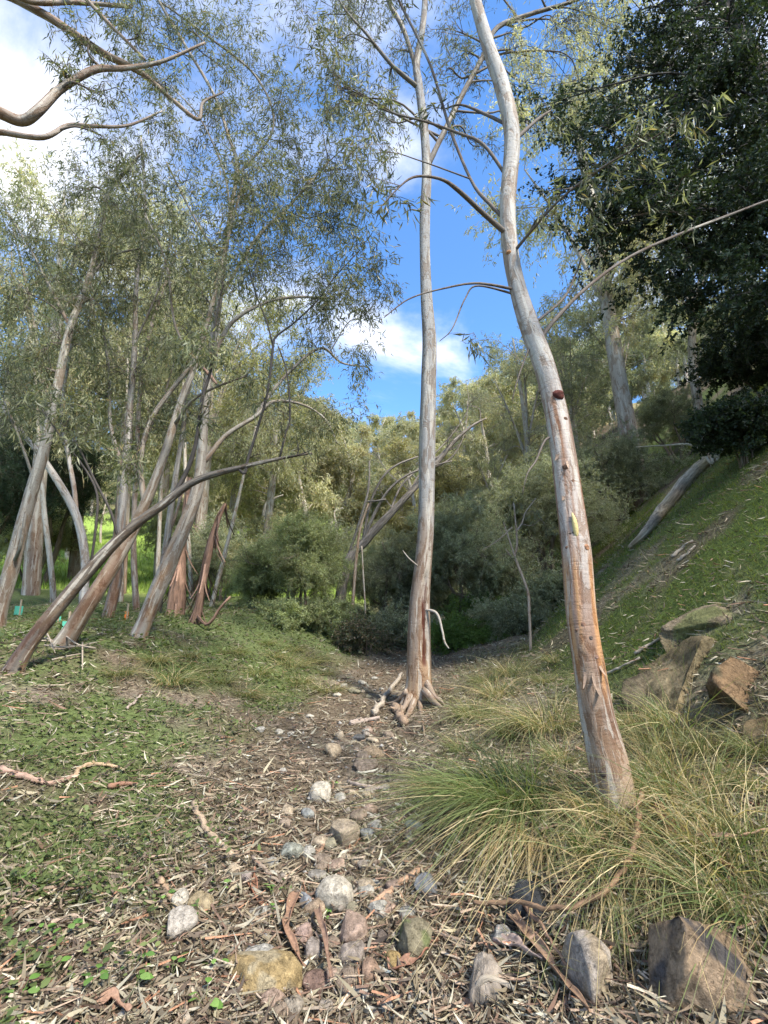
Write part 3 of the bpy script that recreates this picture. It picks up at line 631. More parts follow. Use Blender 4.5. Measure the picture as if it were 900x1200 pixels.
stand_tree([[(158, 756, y3, 30), (167, 735, y3, 29), (185, 690, y3, 28), (210, 632, y3 + .1, 25), (230, 580, y3 + .2, 21), (236, 540, y3 + .2, 18), (240, 480, y3 + .25, 16), (247, 418, y3 + .3, 14), (256, 355, y3 + .3, 12), (262, 310, y3 + .3, 10), (270, 250, y3 + .3, 8), (278, 195, y3 + .3, 6), (268, 160, y3 + .3, 6), (250, 110, y3 + .3, 5), (215, 50, y3 + .3, 5), (183, -5, y3 + .3, 4), (160, -60, y3 + .3, 3)],
            [(238, 545, y3 + .2, 11), (264, 511, y3 + .3, 9), (298, 489, y3 + .4, 8), (320, 471, y3 + .5, 7), (354, 474, y3 + .6, 5), (382, 492, y3 + .7, 3), (395, 520, y3 + .7, 2)],
            [(245, 430, y3 + .3, 9), (270, 380, y3 + .5, 8), (310, 355, y3 + .7, 6), (350, 348, y3 + .9, 5), (390, 350, y3 + 1, 3)],
            [(298, 489, y3 + .4, 6), (335, 440, y3 + .7, 6), (375, 408, y3 + .9, 5), (400, 425, y3 + 1, 4), (430, 430, y3 + 1, 2)],
            [(256, 355, y3 + .3, 7), (300, 280, y3 + .6, 6), (340, 240, y3 + .8, 5), (385, 190, y3 + 1, 4)],
            [(275, 210, y3 + .3, 5), (320, 150, y3 + .4, 4), (300, 90, y3 + .4, 4), (240, 40, y3 + .4, 4), (185, 0, y3 + .4, 3)],
            [(262, 310, y3 + .3, 5), (225, 250, y3 + .3, 4), (195, 190, y3 + .2, 3)],
            [(270, 250, y3 + .3, 5), (262, 200, y3 + .1, 4), (235, 140, y3, 3), (200, 100, y3, 2)]],
           [(330, 250, y3 + .8, .75, 10, 8), (360, 215, y3 + .9, .75, 10, 8), (385, 180, y3 + 1, .7, 9, 8), (340, 300, y3 + .8, .7, 10, 8), (300, 300, y3 + .5, .7, 10, 8), (390, 270, y3 + 1, .7, 9, 8), (420, 330, y3 + 1, .6, 8, 7), (380, 345, y3 + 1, .6, 8, 7), (420, 420, y3 + 1, .5, 7, 7), (360, 400, y3 + .9, .5, 7, 6), (385, 480, y3 + .7, .55, 8, 7), (360, 500, y3 + .7, .5, 7, 6), (320, 130, y3 + .4, .6, 8, 7), (290, 80, y3 + .4, .6, 8, 7), (250, 50, y3 + .4, .6, 8, 7), (200, 20, y3 + .4, .6, 8, 7), (310, 180, y3 + .5, .6, 8, 7), (220, 210, y3 + .3, .6, 8, 7), (250, 150, y3 + .2, .6, 8, 7), (190, 110, y3 + .1, .6, 8, 7), (270, 120, y3 + .3, .5, 7, 6),
            (420, 250, y3 + 1, .55, 7, 7), (440, 195, y3 + 1, .5, 7, 6), (455, 310, y3 + 1, .45, 7, 6), (430, 140, y3 + 1, .5, 7, 6), (400, 230, y3 + 1, .55, 8, 7), (440, 355, y3 + 1, .4, 6, 6), (395, 120, y3 + .8, .5, 7, 6), (345, 180, y3 + .8, .6, 8, 7),
            (340, 120, y3 + .4, .5, 7, 7), (160, 60, y3 + .3, .6, 8, 7), (150, -20, y3 + .3, .8, 9, 7), (220, -40, y3 + .3, .8, 9, 7), (280, 20, y3 + .4, .6, 7, 6)],
           103, 'thick curving pale gum trunk at the middle of the left stand', cols=(A(0.274, 0.244, 0.207), A(0.385, 0.340, 0.281)), amt=.6, hi=.25, tan=A(.34, .22, .13))
y4 = 9.2
stand_tree([[(96, 775, y4, 17), (97, 740, y4, 16), (98, 700, y4, 15), (100, 655, y4, 14), (92, 612, y4, 14), (80, 585, y4, 13), (62, 555, y4, 12), (45, 530, y4, 10), (20, 500, y4, 8), (-10, 460, y4, 6)],
            [(90, 605, y4, 9), (87, 573, y4 + .2, 9), (80, 533, y4 + .3, 8), (72, 480, y4 + .4, 6), (85, 400, y4 + .5, 5), (95, 330, y4 + .6, 4)]],
           [(0, 430, y4, .8, 9, 8), (40, 400, y4 + .3, .8, 9, 8), (90, 350, y4 + .5, .8, 9, 8), (60, 310, y4 + .5, .8, 9, 8), (110, 400, y4 + .5, .7, 8, 7), (30, 470, y4, .6, 8, 7)],
           104, 'slender white mottled gum trunk forking behind the dark leaning limb', cols=(A(0.326, 0.303, 0.281), A(0.459, 0.437, 0.407)), amt=.4, hi=.25, pal=LP_GREY)
y5 = 10.0
stand_tree([[(120, 760, y5, 24), (126, 725, y5, 21), (138, 670, y5, 18), (143, 600, y5, 14), (147, 550, y5, 13), (152, 480, y5, 11), (158, 400, y5, 9), (160, 330, y5, 8), (170, 250, y5, 6), (165, 160, y5, 4)],
            [(146, 560, y5, 8), (130, 500, y5, 7), (128, 440, y5, 6), (120, 380, y5, 4)], [(158, 400, y5, 5), (185, 340, y5, 4), (200, 280, y5, 3)]],
           [(150, 350, y5, .9, 10, 9), (120, 370, y5, .8, 9, 8), (190, 280, y5, .8, 9, 8), (170, 190, y5, .9, 10, 8), (130, 250, y5, .9, 10, 9), (150, 440, y5, .7, 8, 7), (110, 460, y5, .6, 8, 7), (200, 350, y5, .7, 8, 7)],
           105, 'upright pinkish gum trunk just behind the crossing of the two leaning trunks', cols=(A(0.266, 0.244, 0.222), A(0.385, 0.348, 0.311)), amt=.8, hi=.3, tan=A(.36, .2, .12))
y6 = 11.5
stand_tree([[(161, 745, y6, 13), (160, 715, y6, 12), (157, 660, y6, 10), (157, 610, y6, 9), (160, 540, y6, 8), (165, 450, y6, 7), (178, 380, y6, 6), (205, 300, y6, 4)], [(160, 540, y6, 5), (190, 470, y6, 4), (205, 420, y6, 3)]],
           [(205, 330, y6, .9, 10, 8), (180, 400, y6, .8, 9, 8), (205, 420, y6, .7, 8, 7), (210, 250, y6, .9, 9, 8)],
           106, 'thin pinkish gum stem at the left foot of the thick curving trunk', cols=(A(0.281, 0.229, 0.192), A(0.370, 0.311, 0.259)), amt=.5, hi=.3, pal=LP_SUN)
y7 = 8.4
stand_tree([[(-8, 770, y7, 30), (-2, 720, y7, 27), (14, 665, y7, 24), (28, 610, y7, 22), (40, 565, y7, 20), (52, 525, y7, 18), (60, 485, y7, 16), (68, 450, y7, 15), (82, 385, y7, 13), (105, 325, y7, 11), (118, 270, y7, 9), (128, 225, y7, 7), (150, 198, y7, 6), (165, 180, y7, 4)],
            [(82, 385, y7, 8), (60, 340, y7 - .1, 6), (40, 300, y7 - .2, 4), (10, 250, y7 - .3, 3)], [(105, 325, y7, 6), (130, 300, y7 + .1, 5), (170, 290, y7 + .2, 3)], [(40, 565, y7, 6), (25, 520, y7 - .2, 5), (5, 470, y7 - .3, 4)],
            [(15, 662, y7 - .2, 7), (24, 640, y7 - .25, 6), (30, 600, y7 - .25, 5)]],
           [(120, 240, y7, .7, 10, 9), (95, 290, y7, .7, 10, 9), (150, 200, y7, .6, 9, 8), (60, 330, y7, .7, 10, 8), (30, 280, y7 - .2, .7, 10, 8), (0, 240, y7 - .3, .7, 9, 8), (90, 220, y7, .6, 9, 8), (170, 280, y7 + .2, .6, 9, 8), (70, 400, y7, .6, 8, 7), (110, 350, y7, .6, 8, 7), (0, 350, y7 - .3, .7, 9, 8), (0, 450, y7 - .3, .6, 8, 7), (40, 430, y7, .5, 7, 7), (140, 310, y7 + .1, .5, 7, 7), (10, 500, y7 - .2, .5, 7, 7)],
           107, 'flaking brown gum trunk rising at the left edge of the picture', cols=(A(0.252, 0.229, 0.192), A(0.385, 0.363, 0.311)), amt=1.0, hi=.5, tan=A(.27, .20, .14), rust=A(.17, .10, .065))
y9 = 13.0
stand_tree([[(241, 755, y9, 10), (247, 715, y9, 9), (262, 655, y9, 7.5), (272, 615, y9, 6), (285, 560, y9, 5), (300, 500, y9, 4)]],
           [(300, 480, y9, 1.0, 9, 8), (270, 520, y9, .8, 8, 7), (320, 530, y9, .8, 8, 7)], 108, 'thin cream gum stem leaning behind the broken dead trunk', cols=(A(0.370, 0.340, 0.289), A(0.459, 0.422, 0.355)), amt=.2, pal=LP_SUN)
y11 = 11.0
stand_tree([[(180, 750, y11, 17), (186, 700, y11, 15), (196, 630, y11, 12), (204, 570, y11, 10), (215, 500, y11, 8), (225, 420, y11, 6)], [(196, 630, y11, 7), (207, 600, y11, 6), (216, 560, y11, 5), (235, 500, y11, 3)]],
           [(215, 380, y11, .9, 9, 8), (235, 480, y11, .7, 8, 7), (195, 470, y11, .7, 8, 7)], 109, 'grey gum trunk half hidden behind the thick curving trunk', cols=(A(0.244, 0.222, 0.200), A(0.340, 0.311, 0.274)), amt=.5, pal=LP_GREY)
for (px, y, w, top, k, lab) in [(140, 14.5, 9, (150, 420), 0, 'slim cream gum stem far behind the crossing trunks'), (222, 15.5, 8, (214, 430), 1, 'slim pale gum stem behind the bark-clad trunk'), (60, 13.5, 10, (40, 430), 2, 'slim pale gum stem behind the left edge trunk'), (182, 17, 8, (196, 460), 3, 'slim distant cream stem in the gap left of the curving trunk')]:
    g = gp(px, y); b0 = at(px, 700, y); pth = [(px, 738, y, w * 1.2), (px + 2, 690, y, w), (px + (top[0] - px) * .4, 600, y, w * .85), (px + (top[0] - px) * .7, 520, y, w * .65), (*top, y, w * .4)]
    stand_tree([pth], [(top[0] + dx, top[1] + dy, y, .9, 8, 7) for dx, dy in ((0, -30), (-35, 10), (35, -5), (10, 50))], 115 + k, lab, cols=(A(.40, .36, .30), A(.5, .46, .39)), amt=.2, pal=LP_SUN, leaf=(.15, .025), base=g - A(0, 0, .1))
# red stringy stump-like trunk and the broken dead trunk
def bare_trunk(name, paths, label, col, seed, mat, cat='tree', rag=0, twigs=()):
    root = empty(name); S0 = None
    for i, pp in enumerate(paths):
        P, r = px_path(pp); r = r * (.8 if i == 0 else .62)
        if i == 0:
            gz = H(P[0, 0], P[0, 1]); P[0, 2] = gz - .15
        o, S, _ = stem(root, 'trunk' if i == 0 else 'branch', P, r, 14 if i == 0 else 8, seed + i, gum_cmod(seed + i, 0, 1.5, amt=.9, base=col, cream=col * 1.5, rust=col * .5, tan=col * 1.25), mat, .22, None)
        S0 = S if S0 is None else S0
    if rag:
        rng = np.random.default_rng(seed); k = rng.integers(0, len(S0), rag); a = rng.random(rag) * 6.28
        off = np.stack([np.cos(a), np.sin(a), 0 * a], -1) * S0[k, 3:4] * 1.02
        ac = Acc(); strips(ac, S0[k, :3] + off, unit(off) * .35 + A(0, 0, -1), .25 + .4 * rng.random(rag), .03 + .03 * rng.random(rag), unit(off) * .25, pick(rng, [(*(col * 1.2), 1), (*(col * .7), 1)], rag), 3, side=unit(np.cross(off, A(0, 0, 1))), tip=.5)
        ac.obj('hanging_bark', M_bark, root, kind='stuff')
    if twigs:
        cr = Crown(seed, LP_GUM, droop=.2, twigcol=tuple(col * .7)); cr.feed(S0[len(S0) // 3:])
        for px, py, yy, rad in twigs: cr.clump(at(px, py, yy), rad, 7, 6, 0, None, bare=True)
        cr.finish(root)
    b = S0[0, :3].copy(); b[2] = H(b[0], b[1]); rehome(root, b); tag(root, label, cat); return root
bare_trunk('dead_tree', [[(226, 745, 9.6, 16), (232, 715, 9.6, 14), (238, 680, 9.6, 12), (245, 645, 9.6, 11), (254, 612, 9.6, 8), (260, 598, 9.6, 6), (264, 590, 9.6, 3)],
                          [(232, 722, 9.5, 6), (240, 732, 9.4, 6), (248, 728, 9.4, 6), (258, 712, 9.4, 5), (270, 699, 9.4, 4)]], 'broken reddish dead trunk with ragged dark tip and a low stub limb', A(.20, .12, .085), 120, M_rough, rag=40)
bare_trunk('stringybark_tree', [[(203, 748, 10.4, 28), (206, 720, 10.4, 25), (208, 690, 10.4, 22), (211, 660, 10.4, 17), (216, 610, 10.4, 10), (222, 560, 10.4, 7)]], 'stout trunk clad in red-brown stringy bark behind the thick curving trunk', A(.27, .16, .11), 121, M_rough, rag=60)
bare_trunk('dead_tree', [[(316, 668, 22, 7), (311, 630, 22, 6.5), (309, 605, 22, 6), (313, 590, 22, 5), (322, 584, 22, 4), (332, 580, 22, 2)], [(309, 625, 22, 3.5), (296, 619, 22, 3), (282, 617, 22, 2)]], 'bleached white dead tree with bent top above the round wattle bush', A(.55, .52, .48), 122, M_gum)
bare_trunk('dead_tree', [[(384, 672, 24, 5), (386, 650, 24, 4.5), (392, 640, 24, 4), (394, 618, 24, 3), (392, 600, 24, 2.5), (402, 595, 24, 1.5)]], 'small bleached dead stem right of the bent white dead tree', A(.52, .48, .42), 123, M_gum)
# dead tree fallen across the valley behind the middle gum
fy = 14.0
bare_trunk('fallen_dead_tree', [[(395, 690, fy, 16), (408, 660, fy, 14), (430, 632, fy, 13), (450, 610, fy, 11), (480, 578, fy, 9), (505, 550, fy, 8), (530, 520, fy, 6), (552, 500, fy, 4), (570, 490, fy, 2)],
                                [(420, 645, fy, 7), (440, 600, fy - .2, 6), (455, 575, fy - .3, 5), (475, 558, fy - .3, 4), (500, 548, fy - .3, 3), (530, 540, fy - .3, 2)],
                                [(426, 630, fy, 6), (434, 590, fy - .1, 5), (448, 560, fy - .2, 4.5), (465, 545, fy - .2, 4), (490, 535, fy - .2, 3)],
                                [(455, 605, fy, 5), (470, 570, fy + .2, 4), (495, 545, fy + .2, 3), (525, 515, fy + .2, 2.5), (548, 480, fy + .2, 1.5), (547, 450, fy + .2, 1)],
                                [(405, 660, fy, 5), (425, 600, fy - .3, 5), (432, 570, fy - .3, 4), (433, 540, fy - .3, 3)],
                                [(428, 588, fy - .3, 3.5), (440, 587, fy - .3, 3.5), (452, 585, fy - .3, 3)],
                                [(505, 550, fy, 4), (530, 535, fy, 3), (545, 505, fy, 2), (548, 470, fy, 1.5)],
                                [(470, 590, fy, 4), (478, 580, fy + .2, 4), (500, 545, fy + .3, 3), (540, 520, fy + .3, 2)]],
           'fallen grey dead tree with tangled bare branches sloping up behind the middle gum', A(.23, .195, .165), 124, M_rough, twigs=[(540, 505, fy, .6), (550, 470, fy, .7), (505, 540, fy, .6), (470, 560, fy - .3, .5), (440, 575, fy - .3, .5), (525, 520, fy - .2, .6), (435, 530, fy - .3, .5)])
bare_trunk('dead_sapling', [[(410, 765, 12.4, 6), (411, 740, 12.4, 5.5), (414, 700, 12.4, 5), (417, 660, 12.4, 4.5), (422, 620, 12.4, 3.5), (432, 590, 12.4, 2.5)]], 'brown bare upright stem beside the round wattle bush', A(.33, .24, .17), 125, M_gum)
bare_trunk('dead_sapling', [[(427, 750, 12.8, 3), (428, 715, 12.8, 2.5), (426, 680, 12.8, 2.5), (424, 640, 12.8, 2)]], 'very thin pale upright stem just left of the middle gum', A(.5, .44, .36), 126, M_gum)
# spindly sapling between the two big gums
sp = empty('sapling'); sb_ = G(622, 762); ys = sb_[1]; cr = Crown(131, LP_GUM, .12, .02)
for i, pp in enumerate([[(622, 770, ys, 5), (621, 735, ys, 4.5), (620, 715, ys, 4.5), (619, 695, ys, 4.5), (612, 675, ys, 4.5), (606, 660, ys, 4.5), (603, 650, ys, 4), (606, 640, ys, 3.5), (605, 620, ys, 3), (602, 590, ys, 2)],
                        [(603, 652, ys, 3), (596, 630, ys, 2.5), (590, 612, ys, 1.5)], [(606, 622, ys, 3), (612, 612, ys, 2.5), (616, 600, ys, 2), (628, 584, ys, 1.5)], [(601, 655, ys, 2.5), (592, 643, ys, 1.5)], [(600, 618, ys, 2), (585, 632, ys, 1.5), (565, 645, ys, 1)]]):
    P, r = px_path(pp); _, S, _ = stem(sp, 'trunk' if i == 0 else 'branch', P, r * .75, 8, 140 + i, None, M_gum, .1, 24, A(.33, .26, .20)); cr.feed(S)
for q in [(630, 600), (640, 612), (600, 590), (588, 650)]: cr.clump(at(*q, ys), .22, 3, 3, 6, sp)
cr.finish(sp); rehome(sp, sb_); tag(sp, 'spindly crooked pale sapling between the two big gums', 'sapling')

# --- overhead limbs at the top left: a gum whose trunk stands just outside the picture
def overhead():
    root = empty('gum_tree'); bx, by = -4.9, 4.3; gz = H(bx, by)
    P = np.array([[bx, by, gz - .2], [bx - .05, by + .02, gz + 1.5], [bx + .05, by + .05, gz + 3.2], [bx + .02, by + .1, gz + 5], [bx + .1, by + .1, gz + 7], [bx + .3, by + .1, gz + 9]]); r = A(.24, .2, .18, .16, .12, .05)
    _, S, _ = stem(root, 'trunk', P, r, 18, 150, gum_cmod(150, amt=.6)); cr = Crown(151, LP_GUM, .11, .015, 1.0, (.09, .07, .058))
    for bb in [[(-30, 118, by + .3, 13), (0, 132, by + .3, 13), (25, 141, by + .4, 12), (45, 130, by + .4, 11), (70, 105, by + .5, 9), (110, 82, by + .6, 8), (145, 80, by + .7, 6), (190, 72, by + .8, 4), (240, 50, by + .9, 2.5)],
               [(-30, 157, by + .3, 8), (0, 155, by + .3, 7), (50, 161, by + .3, 6), (80, 147, by + .4, 5), (110, 148, by + .4, 4), (150, 147, by + .5, 3), (190, 130, by + .6, 2)],
               [(-30, -25, by + .4, 9), (20, 0, by + .5, 9), (65, 25, by + .6, 9), (120, 62, by + .8, 8), (165, 85, by + 1, 7), (200, 115, by + 1.1, 5), (232, 140, by + 1.2, 4), (238, 120, by + 1.2, 3), (262, 108, by + 1.3, 2)],
               [(30, 0, by + .4, 6), (90, 3, by + .6, 5), (155, 8, by + .8, 4)], [(70, -30, by + .4, 6), (130, 30, by + .6, 4), (170, 70, by + .8, 3)]]:
        Pb, rb_ = px_path([(a, b, c, w) for a, b, c, w in bb]); k = np.argmin(np.linalg.norm(S[:, :3] - Pb[0], axis=1)); Pb = np.vstack([S[k, :3], Pb]); rb_ = np.r_[rb_[0] * 1.2, rb_]
        _, Sb, _ = stem(root, 'branch', Pb, rb_, 10, 160, gum_cmod(165, amt=.6, base=A(.30, .25, .21), cream=A(.45, .38, .30), rust=A(.2, .13, .09), hi=2), M_gum, .12, 50); cr.feed(Sb[len(Sb) // 2:])
    for (px, py, dy, rad, ns, nt, nl) in [(95, 45, .5, .35, 7, 6, 9), (75, 85, .5, .3, 6, 5, 8), (130, 20, .6, .4, 7, 6, 9), (170, 40, .8, .4, 7, 6, 9), (190, 90, .9, .4, 6, 6, 7), (120, 110, .6, .4, 7, 6, 6), (180, 140, .6, .4, 6, 6, 6), (215, 30, 1, .4, 7, 6, 8), (60, 70, .4, .15, 3, 3, 6), (130, 160, .5, .35, 6, 5, 6), (250, 80, 1.2, .4, 6, 6, 8), (150, -20, .6, .5, 7, 6, 9), (40, -30, .5, .5, 7, 6, 9), (100, -60, .6, .6, 7, 6, 9)]:
        cr.clump(at(px, py, by + dy), rad, ns, nt, nl, root)
    cr.finish(root); rehome(root, (bx, by, gz)); tag(root, 'gum limbs reaching in overhead from the upper left corner', 'tree')
overhead()

# --- dark dense tree overhanging from the right slope
def dark_tree():
    root = empty('dark_evergreen_tree'); bx, by = 7.4, 6.6; gz = H(bx, by); b = A(bx, by, gz)
    P = np.array([b - A(0, 0, .3), b + A(-.2, 0, 1.5), b + A(-.6, .1, 3), b + A(-1.0, .2, 5), b + A(-1.3, .3, 7), b + A(-1.6, .3, 9.5)]); r = A(.24, .2, .18, .15, .1, .04)
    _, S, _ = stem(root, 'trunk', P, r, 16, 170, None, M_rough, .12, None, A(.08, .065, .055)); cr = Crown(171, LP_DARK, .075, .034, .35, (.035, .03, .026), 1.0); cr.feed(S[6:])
    rng = cr.rng
    spots = [(700, 130, 7.0), (660, 150, 6.8), (720, 180, 6.5), (690, 215, 6.6), (750, 90, 7), (760, 140, 6.8), (800, 80, 7), (850, 40, 7), (890, 90, 6.8), (840, 130, 6.6), (780, 210, 6.5), (730, 250, 6.6), (700, 290, 6.8), (830, 200, 6.4), (880, 170, 6.4), (870, 240, 6.3), (800, 270, 6.4), (760, 310, 6.6), (840, 310, 6.4), (860, 370, 6.4), (900, 350, 5.8), (800, 345, 6.6), (890, 300, 6.3), (790, 30, 7.4), (900, 10, 7), (930, 140, 6.4), (950, 250, 6.2), 
             (650, 200, 6.7), (635, 130, 7.0), (770, 250, 6.2), (870, 100, 6.2), (820, 160, 6.2), (740, 60, 7.4), (720, 220, 6.3), (880, 220, 5.8), (800, 120, 7.6), (680, 250, 6.8), (880, -30, 7), (960, 50, 6.6), (830, -20, 7.4), (1000, 180, 6.4), (1000, 320, 6.4)]
    for px, py, yy in spots:
        e = px < 720
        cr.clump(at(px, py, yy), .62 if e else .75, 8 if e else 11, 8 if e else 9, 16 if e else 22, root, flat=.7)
    for k in range(16): cr.clump(b + A(-.8, .5, 6.5) + rng.normal(size=3) * A(1.8, 1.5, 1.6), .9, 9, 8, 18, root)
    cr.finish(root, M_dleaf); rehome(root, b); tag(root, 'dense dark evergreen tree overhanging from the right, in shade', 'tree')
dark_tree()

# ------------------------------------------------------------------ shrubs and bushes
def bush(name, label, c, rx, rz, pal, seed, n, leaf=(.05, .008), nl=30, mat=None, cat='bush', group=None, droop=.15, rad=.5, lean=A(0, 0, 0), ns=8, nt=8, stems=5, flat=.85, low=.12):
    """c = base point; rx, rz = half width and height"""
    root = empty(name); rng = np.random.default_rng(seed); cr = Crown(seed, pal, leaf[0], leaf[1], droop, (.12, .095, .07), 1.0)
    for i in range(stems):
        a = rng.random() * 6.28; e = c + A(math.cos(a) * rx * .5, math.sin(a) * rx * .5, rz * (.45 + .35 * rng.random())) + lean * .6
        P = np.array([c + A(math.cos(a), math.sin(a), 0) * .08 * rx - A(0, 0, .15), c + (e - c) * .3 + rng.normal(size=3) * .08 * rx, c + (e - c) * .65 + rng.normal(size=3) * .08 * rx, e])
        _, S, _ = stem(root, 'stem', P, A(.035, .028, .02, .008) * max(rz / 2, .4), 7, seed + i, None, M_rough, .1, 12, A(.15, .115, .085)); cr.feed(S[3:])
    for i in range(n):
        v = unit(rng.normal(size=3)); v[2] = abs(v[2]) if rng.random() < .75 else v[2] * .4
        rr = (.45 + .55 * rng.random()) ; p = c + A(v[0] * rx * rr, v[1] * rx * rr, rz * (low + .38 + v[2] * .46 * rr)) + lean * (v[2] * .5 + .5)
        cr.clump(p, rad * (.7 + .6 * rng.random()), ns, nt, nl, None, flat=flat)
    cr.finish(root, mat); rehome(root, c); tag(root, label, cat, group); return root
bush('wattle_bush', 'round olive-green wattle bush at the end of the grassy bank', gp(345, 12.6), 1.5, 2.75, LP_WATTLE, 201, 75, (.085, .010), 26, rad=.5, low=-.02)
bush('wattle_bush', 'low wattle bush hugging the left side of the round wattle bush', gp(296, 13.0), .65, 1.4, LP_WATTLE, 202, 22, (.08, .010), 24, rad=.35, low=-.02)
bush('shrub', 'dark grey-green shrub in the gully directly behind the middle gum', gp(455, 14.5), 1.5, 3.2, LP_OLIVE, 203, 60, (.08, .013), 22, rad=.6, low=-.02)
bush('shrub', 'dark olive shrub overhanging the gully right of the middle gum', gp(565, 13.8), 1.7, 3.9, LP_OLIVE, 204, 75, (.09, .014), 24, rad=.62, lean=A(-.4, -.3, 0), low=.06)
bush('shrub', 'tall grey-green shrub on the mossy slope behind the leaning gum', gp(650, 15.0), 2.0, 4.6, LP_GREY, 205, 80, (.09, .013), 24, rad=.7, low=.04)
bush('shrub', 'dense shrub at the top of the mossy slope above the fallen log', gp(725, 16.5), 1.9, 3.6, LP_OLIVE, 206, 65, (.08, .013), 24, rad=.65, low=.02)
bush('shrub', 'dark ivy-like shrub on the slope at the right edge', gp(885, 7.6), .75, 1.0, LP_DARK, 207, 26, (.06, .035), 18, rad=.3, droop=.3)
bush('shrub', 'dark shrub below the overhanging evergreen at the right edge', gp(930, 9.0), 1.1, 2.2, LP_DARK, 208, 30, (.06, .03), 20, rad=.5)
bush('shrub', 'grey-green shrub on the slope under the dark overhanging tree', gp(815, 18.5), 1.8, 3.0, LP_OLIVE, 209, 40, (.08, .014), 22, rad=.6)
bush('bramble', 'low tangled bramble at the foot of the thin upright stems', gp(430, 11.3), .75, .65, [(.10, .11, .06, 2), (.16, .12, .08, 2), (.07, .08, .045, 2)], 210, 16, (.06, .03), 9, rad=.3, cat='bramble', nt=9)
for i, (px, y, rx, rz, pal, lab) in enumerate([(470, 12.6, .8, 1.0, LP_OLIVE, 'low dark undergrowth on the left behind the middle gum'), (530, 12.4, .9, .8, [(.13, .20, .04, 3), (.10, .16, .04, 2)], 'low bright mossy undergrowth right of the middle gum'), (562, 13.0, .9, 1.5, [(.13, .20, .04, 2), (.10, .15, .05, 3)], 'bright green bush in the gully'), (600, 12.2, 1.0, 1.1, LP_OLIVE, 'low olive undergrowth beside the spindly sapling'), (640, 12.8, 1.0, 1.3, LP_OLIVE, 'low olive undergrowth just left of the leaning gum'), (500, 15.5, 1.6, 2.2, LP_OLIVE, 'olive undergrowth closing the head of the gully'), (390, 12.2, .6, .8, LP_WATTLE, 'low scrub at the right foot of the round wattle bush'), (345, 11.6, .9, .5, LP_WATTLE, 'low scrub in front of the round wattle bush')]):
    bush('undergrowth', lab, gp(px, y), rx, rz, pal, 260 + i, 22, (.07, .018), 22, rad=.42, droop=.2, low=-.1, stems=4)
bush('conifer', 'dark green pine-like tree behind the left edge trunk', gp(40, 19.0), 2.6, 6.5, [(.035, .06, .035, 2), (.05, .075, .045, 2)], 211, 60, (.14, .014), 24, rad=.95, cat='tree')
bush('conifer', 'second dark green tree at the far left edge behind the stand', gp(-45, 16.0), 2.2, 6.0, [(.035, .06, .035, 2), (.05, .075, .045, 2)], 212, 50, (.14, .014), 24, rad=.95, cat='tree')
bush('shrub', 'pale leafy shrub between the broken dead trunk and the wattle bush', gp(262, 15.5), .9, 2.0, LP_SUN, 213, 18, (.10, .02), 14, rad=.5)

# ------------------------------------------------------------------ forest on the far hillside: each tree a copy with its own place, turn and size
def far_variant(seed, pal, h, crown_r, n, bare=False):
    root = empty('gum_tree'); rng = np.random.default_rng(seed)
    P = np.array([[0, 0, -.6], [rng.normal() * .2, rng.normal() * .2, h * .3], [rng.normal() * .5, rng.normal() * .5, h * .6], [rng.normal() * .6, rng.normal() * .6, h * .9]])
    _, S, _ = stem(root, 'trunk', P, A(.2, .16, .11, .04) * h / 10, 8, seed, None, M_gum, .1, 14, A(.50, .46, .40)); cr = Crown(seed, pal, .30, .06, .7, (.30, .26, .21), .9); cr.feed(S[5:])
    for i in range(n):
        v = unit(rng.normal(size=3)); c = A(v[0] * crown_r * .8, v[1] * crown_r * .8, h * (.66 + .30 * v[2]))
        cr.clump(c, crown_r * .42, 8, 6, 12, None, flat=.6)
    cr.finish(root); return root
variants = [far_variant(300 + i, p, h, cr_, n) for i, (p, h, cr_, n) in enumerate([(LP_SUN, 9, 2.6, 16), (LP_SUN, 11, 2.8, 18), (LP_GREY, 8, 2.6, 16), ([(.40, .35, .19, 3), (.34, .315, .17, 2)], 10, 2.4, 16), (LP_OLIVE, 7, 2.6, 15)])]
rng = np.random.default_rng(5); fl = [
    'sunlit pale gum tree in the forest on the far hillside', 'sunlit pale gum tree in the forest on the far hillside', 'grey-green gum tree in the forest on the far hillside', 'yellowish gum tree in the forest on the far hillside', 'olive-green gum tree in the forest on the far hillside']
spots = []; FAR = []
for px in range(250, 760, 34):
    for y in (27, 33, 40, 48, 56, 65, 75, 86, 98):
        if px < 300 and y < 33: continue
        if px > 640 and y < 40: continue
        spots.append((px + rng.normal() * 12, y + rng.normal() * 2.5))
for px in range(660, 960, 40):
    for y in (34, 44, 56, 70): spots.append((px + rng.normal() * 12, y + rng.normal() * 3))
for px in range(-60, 250, 45):
    for y in (34, 46, 60, 78): spots.append((px + rng.normal() * 14, y + rng.normal() * 3))
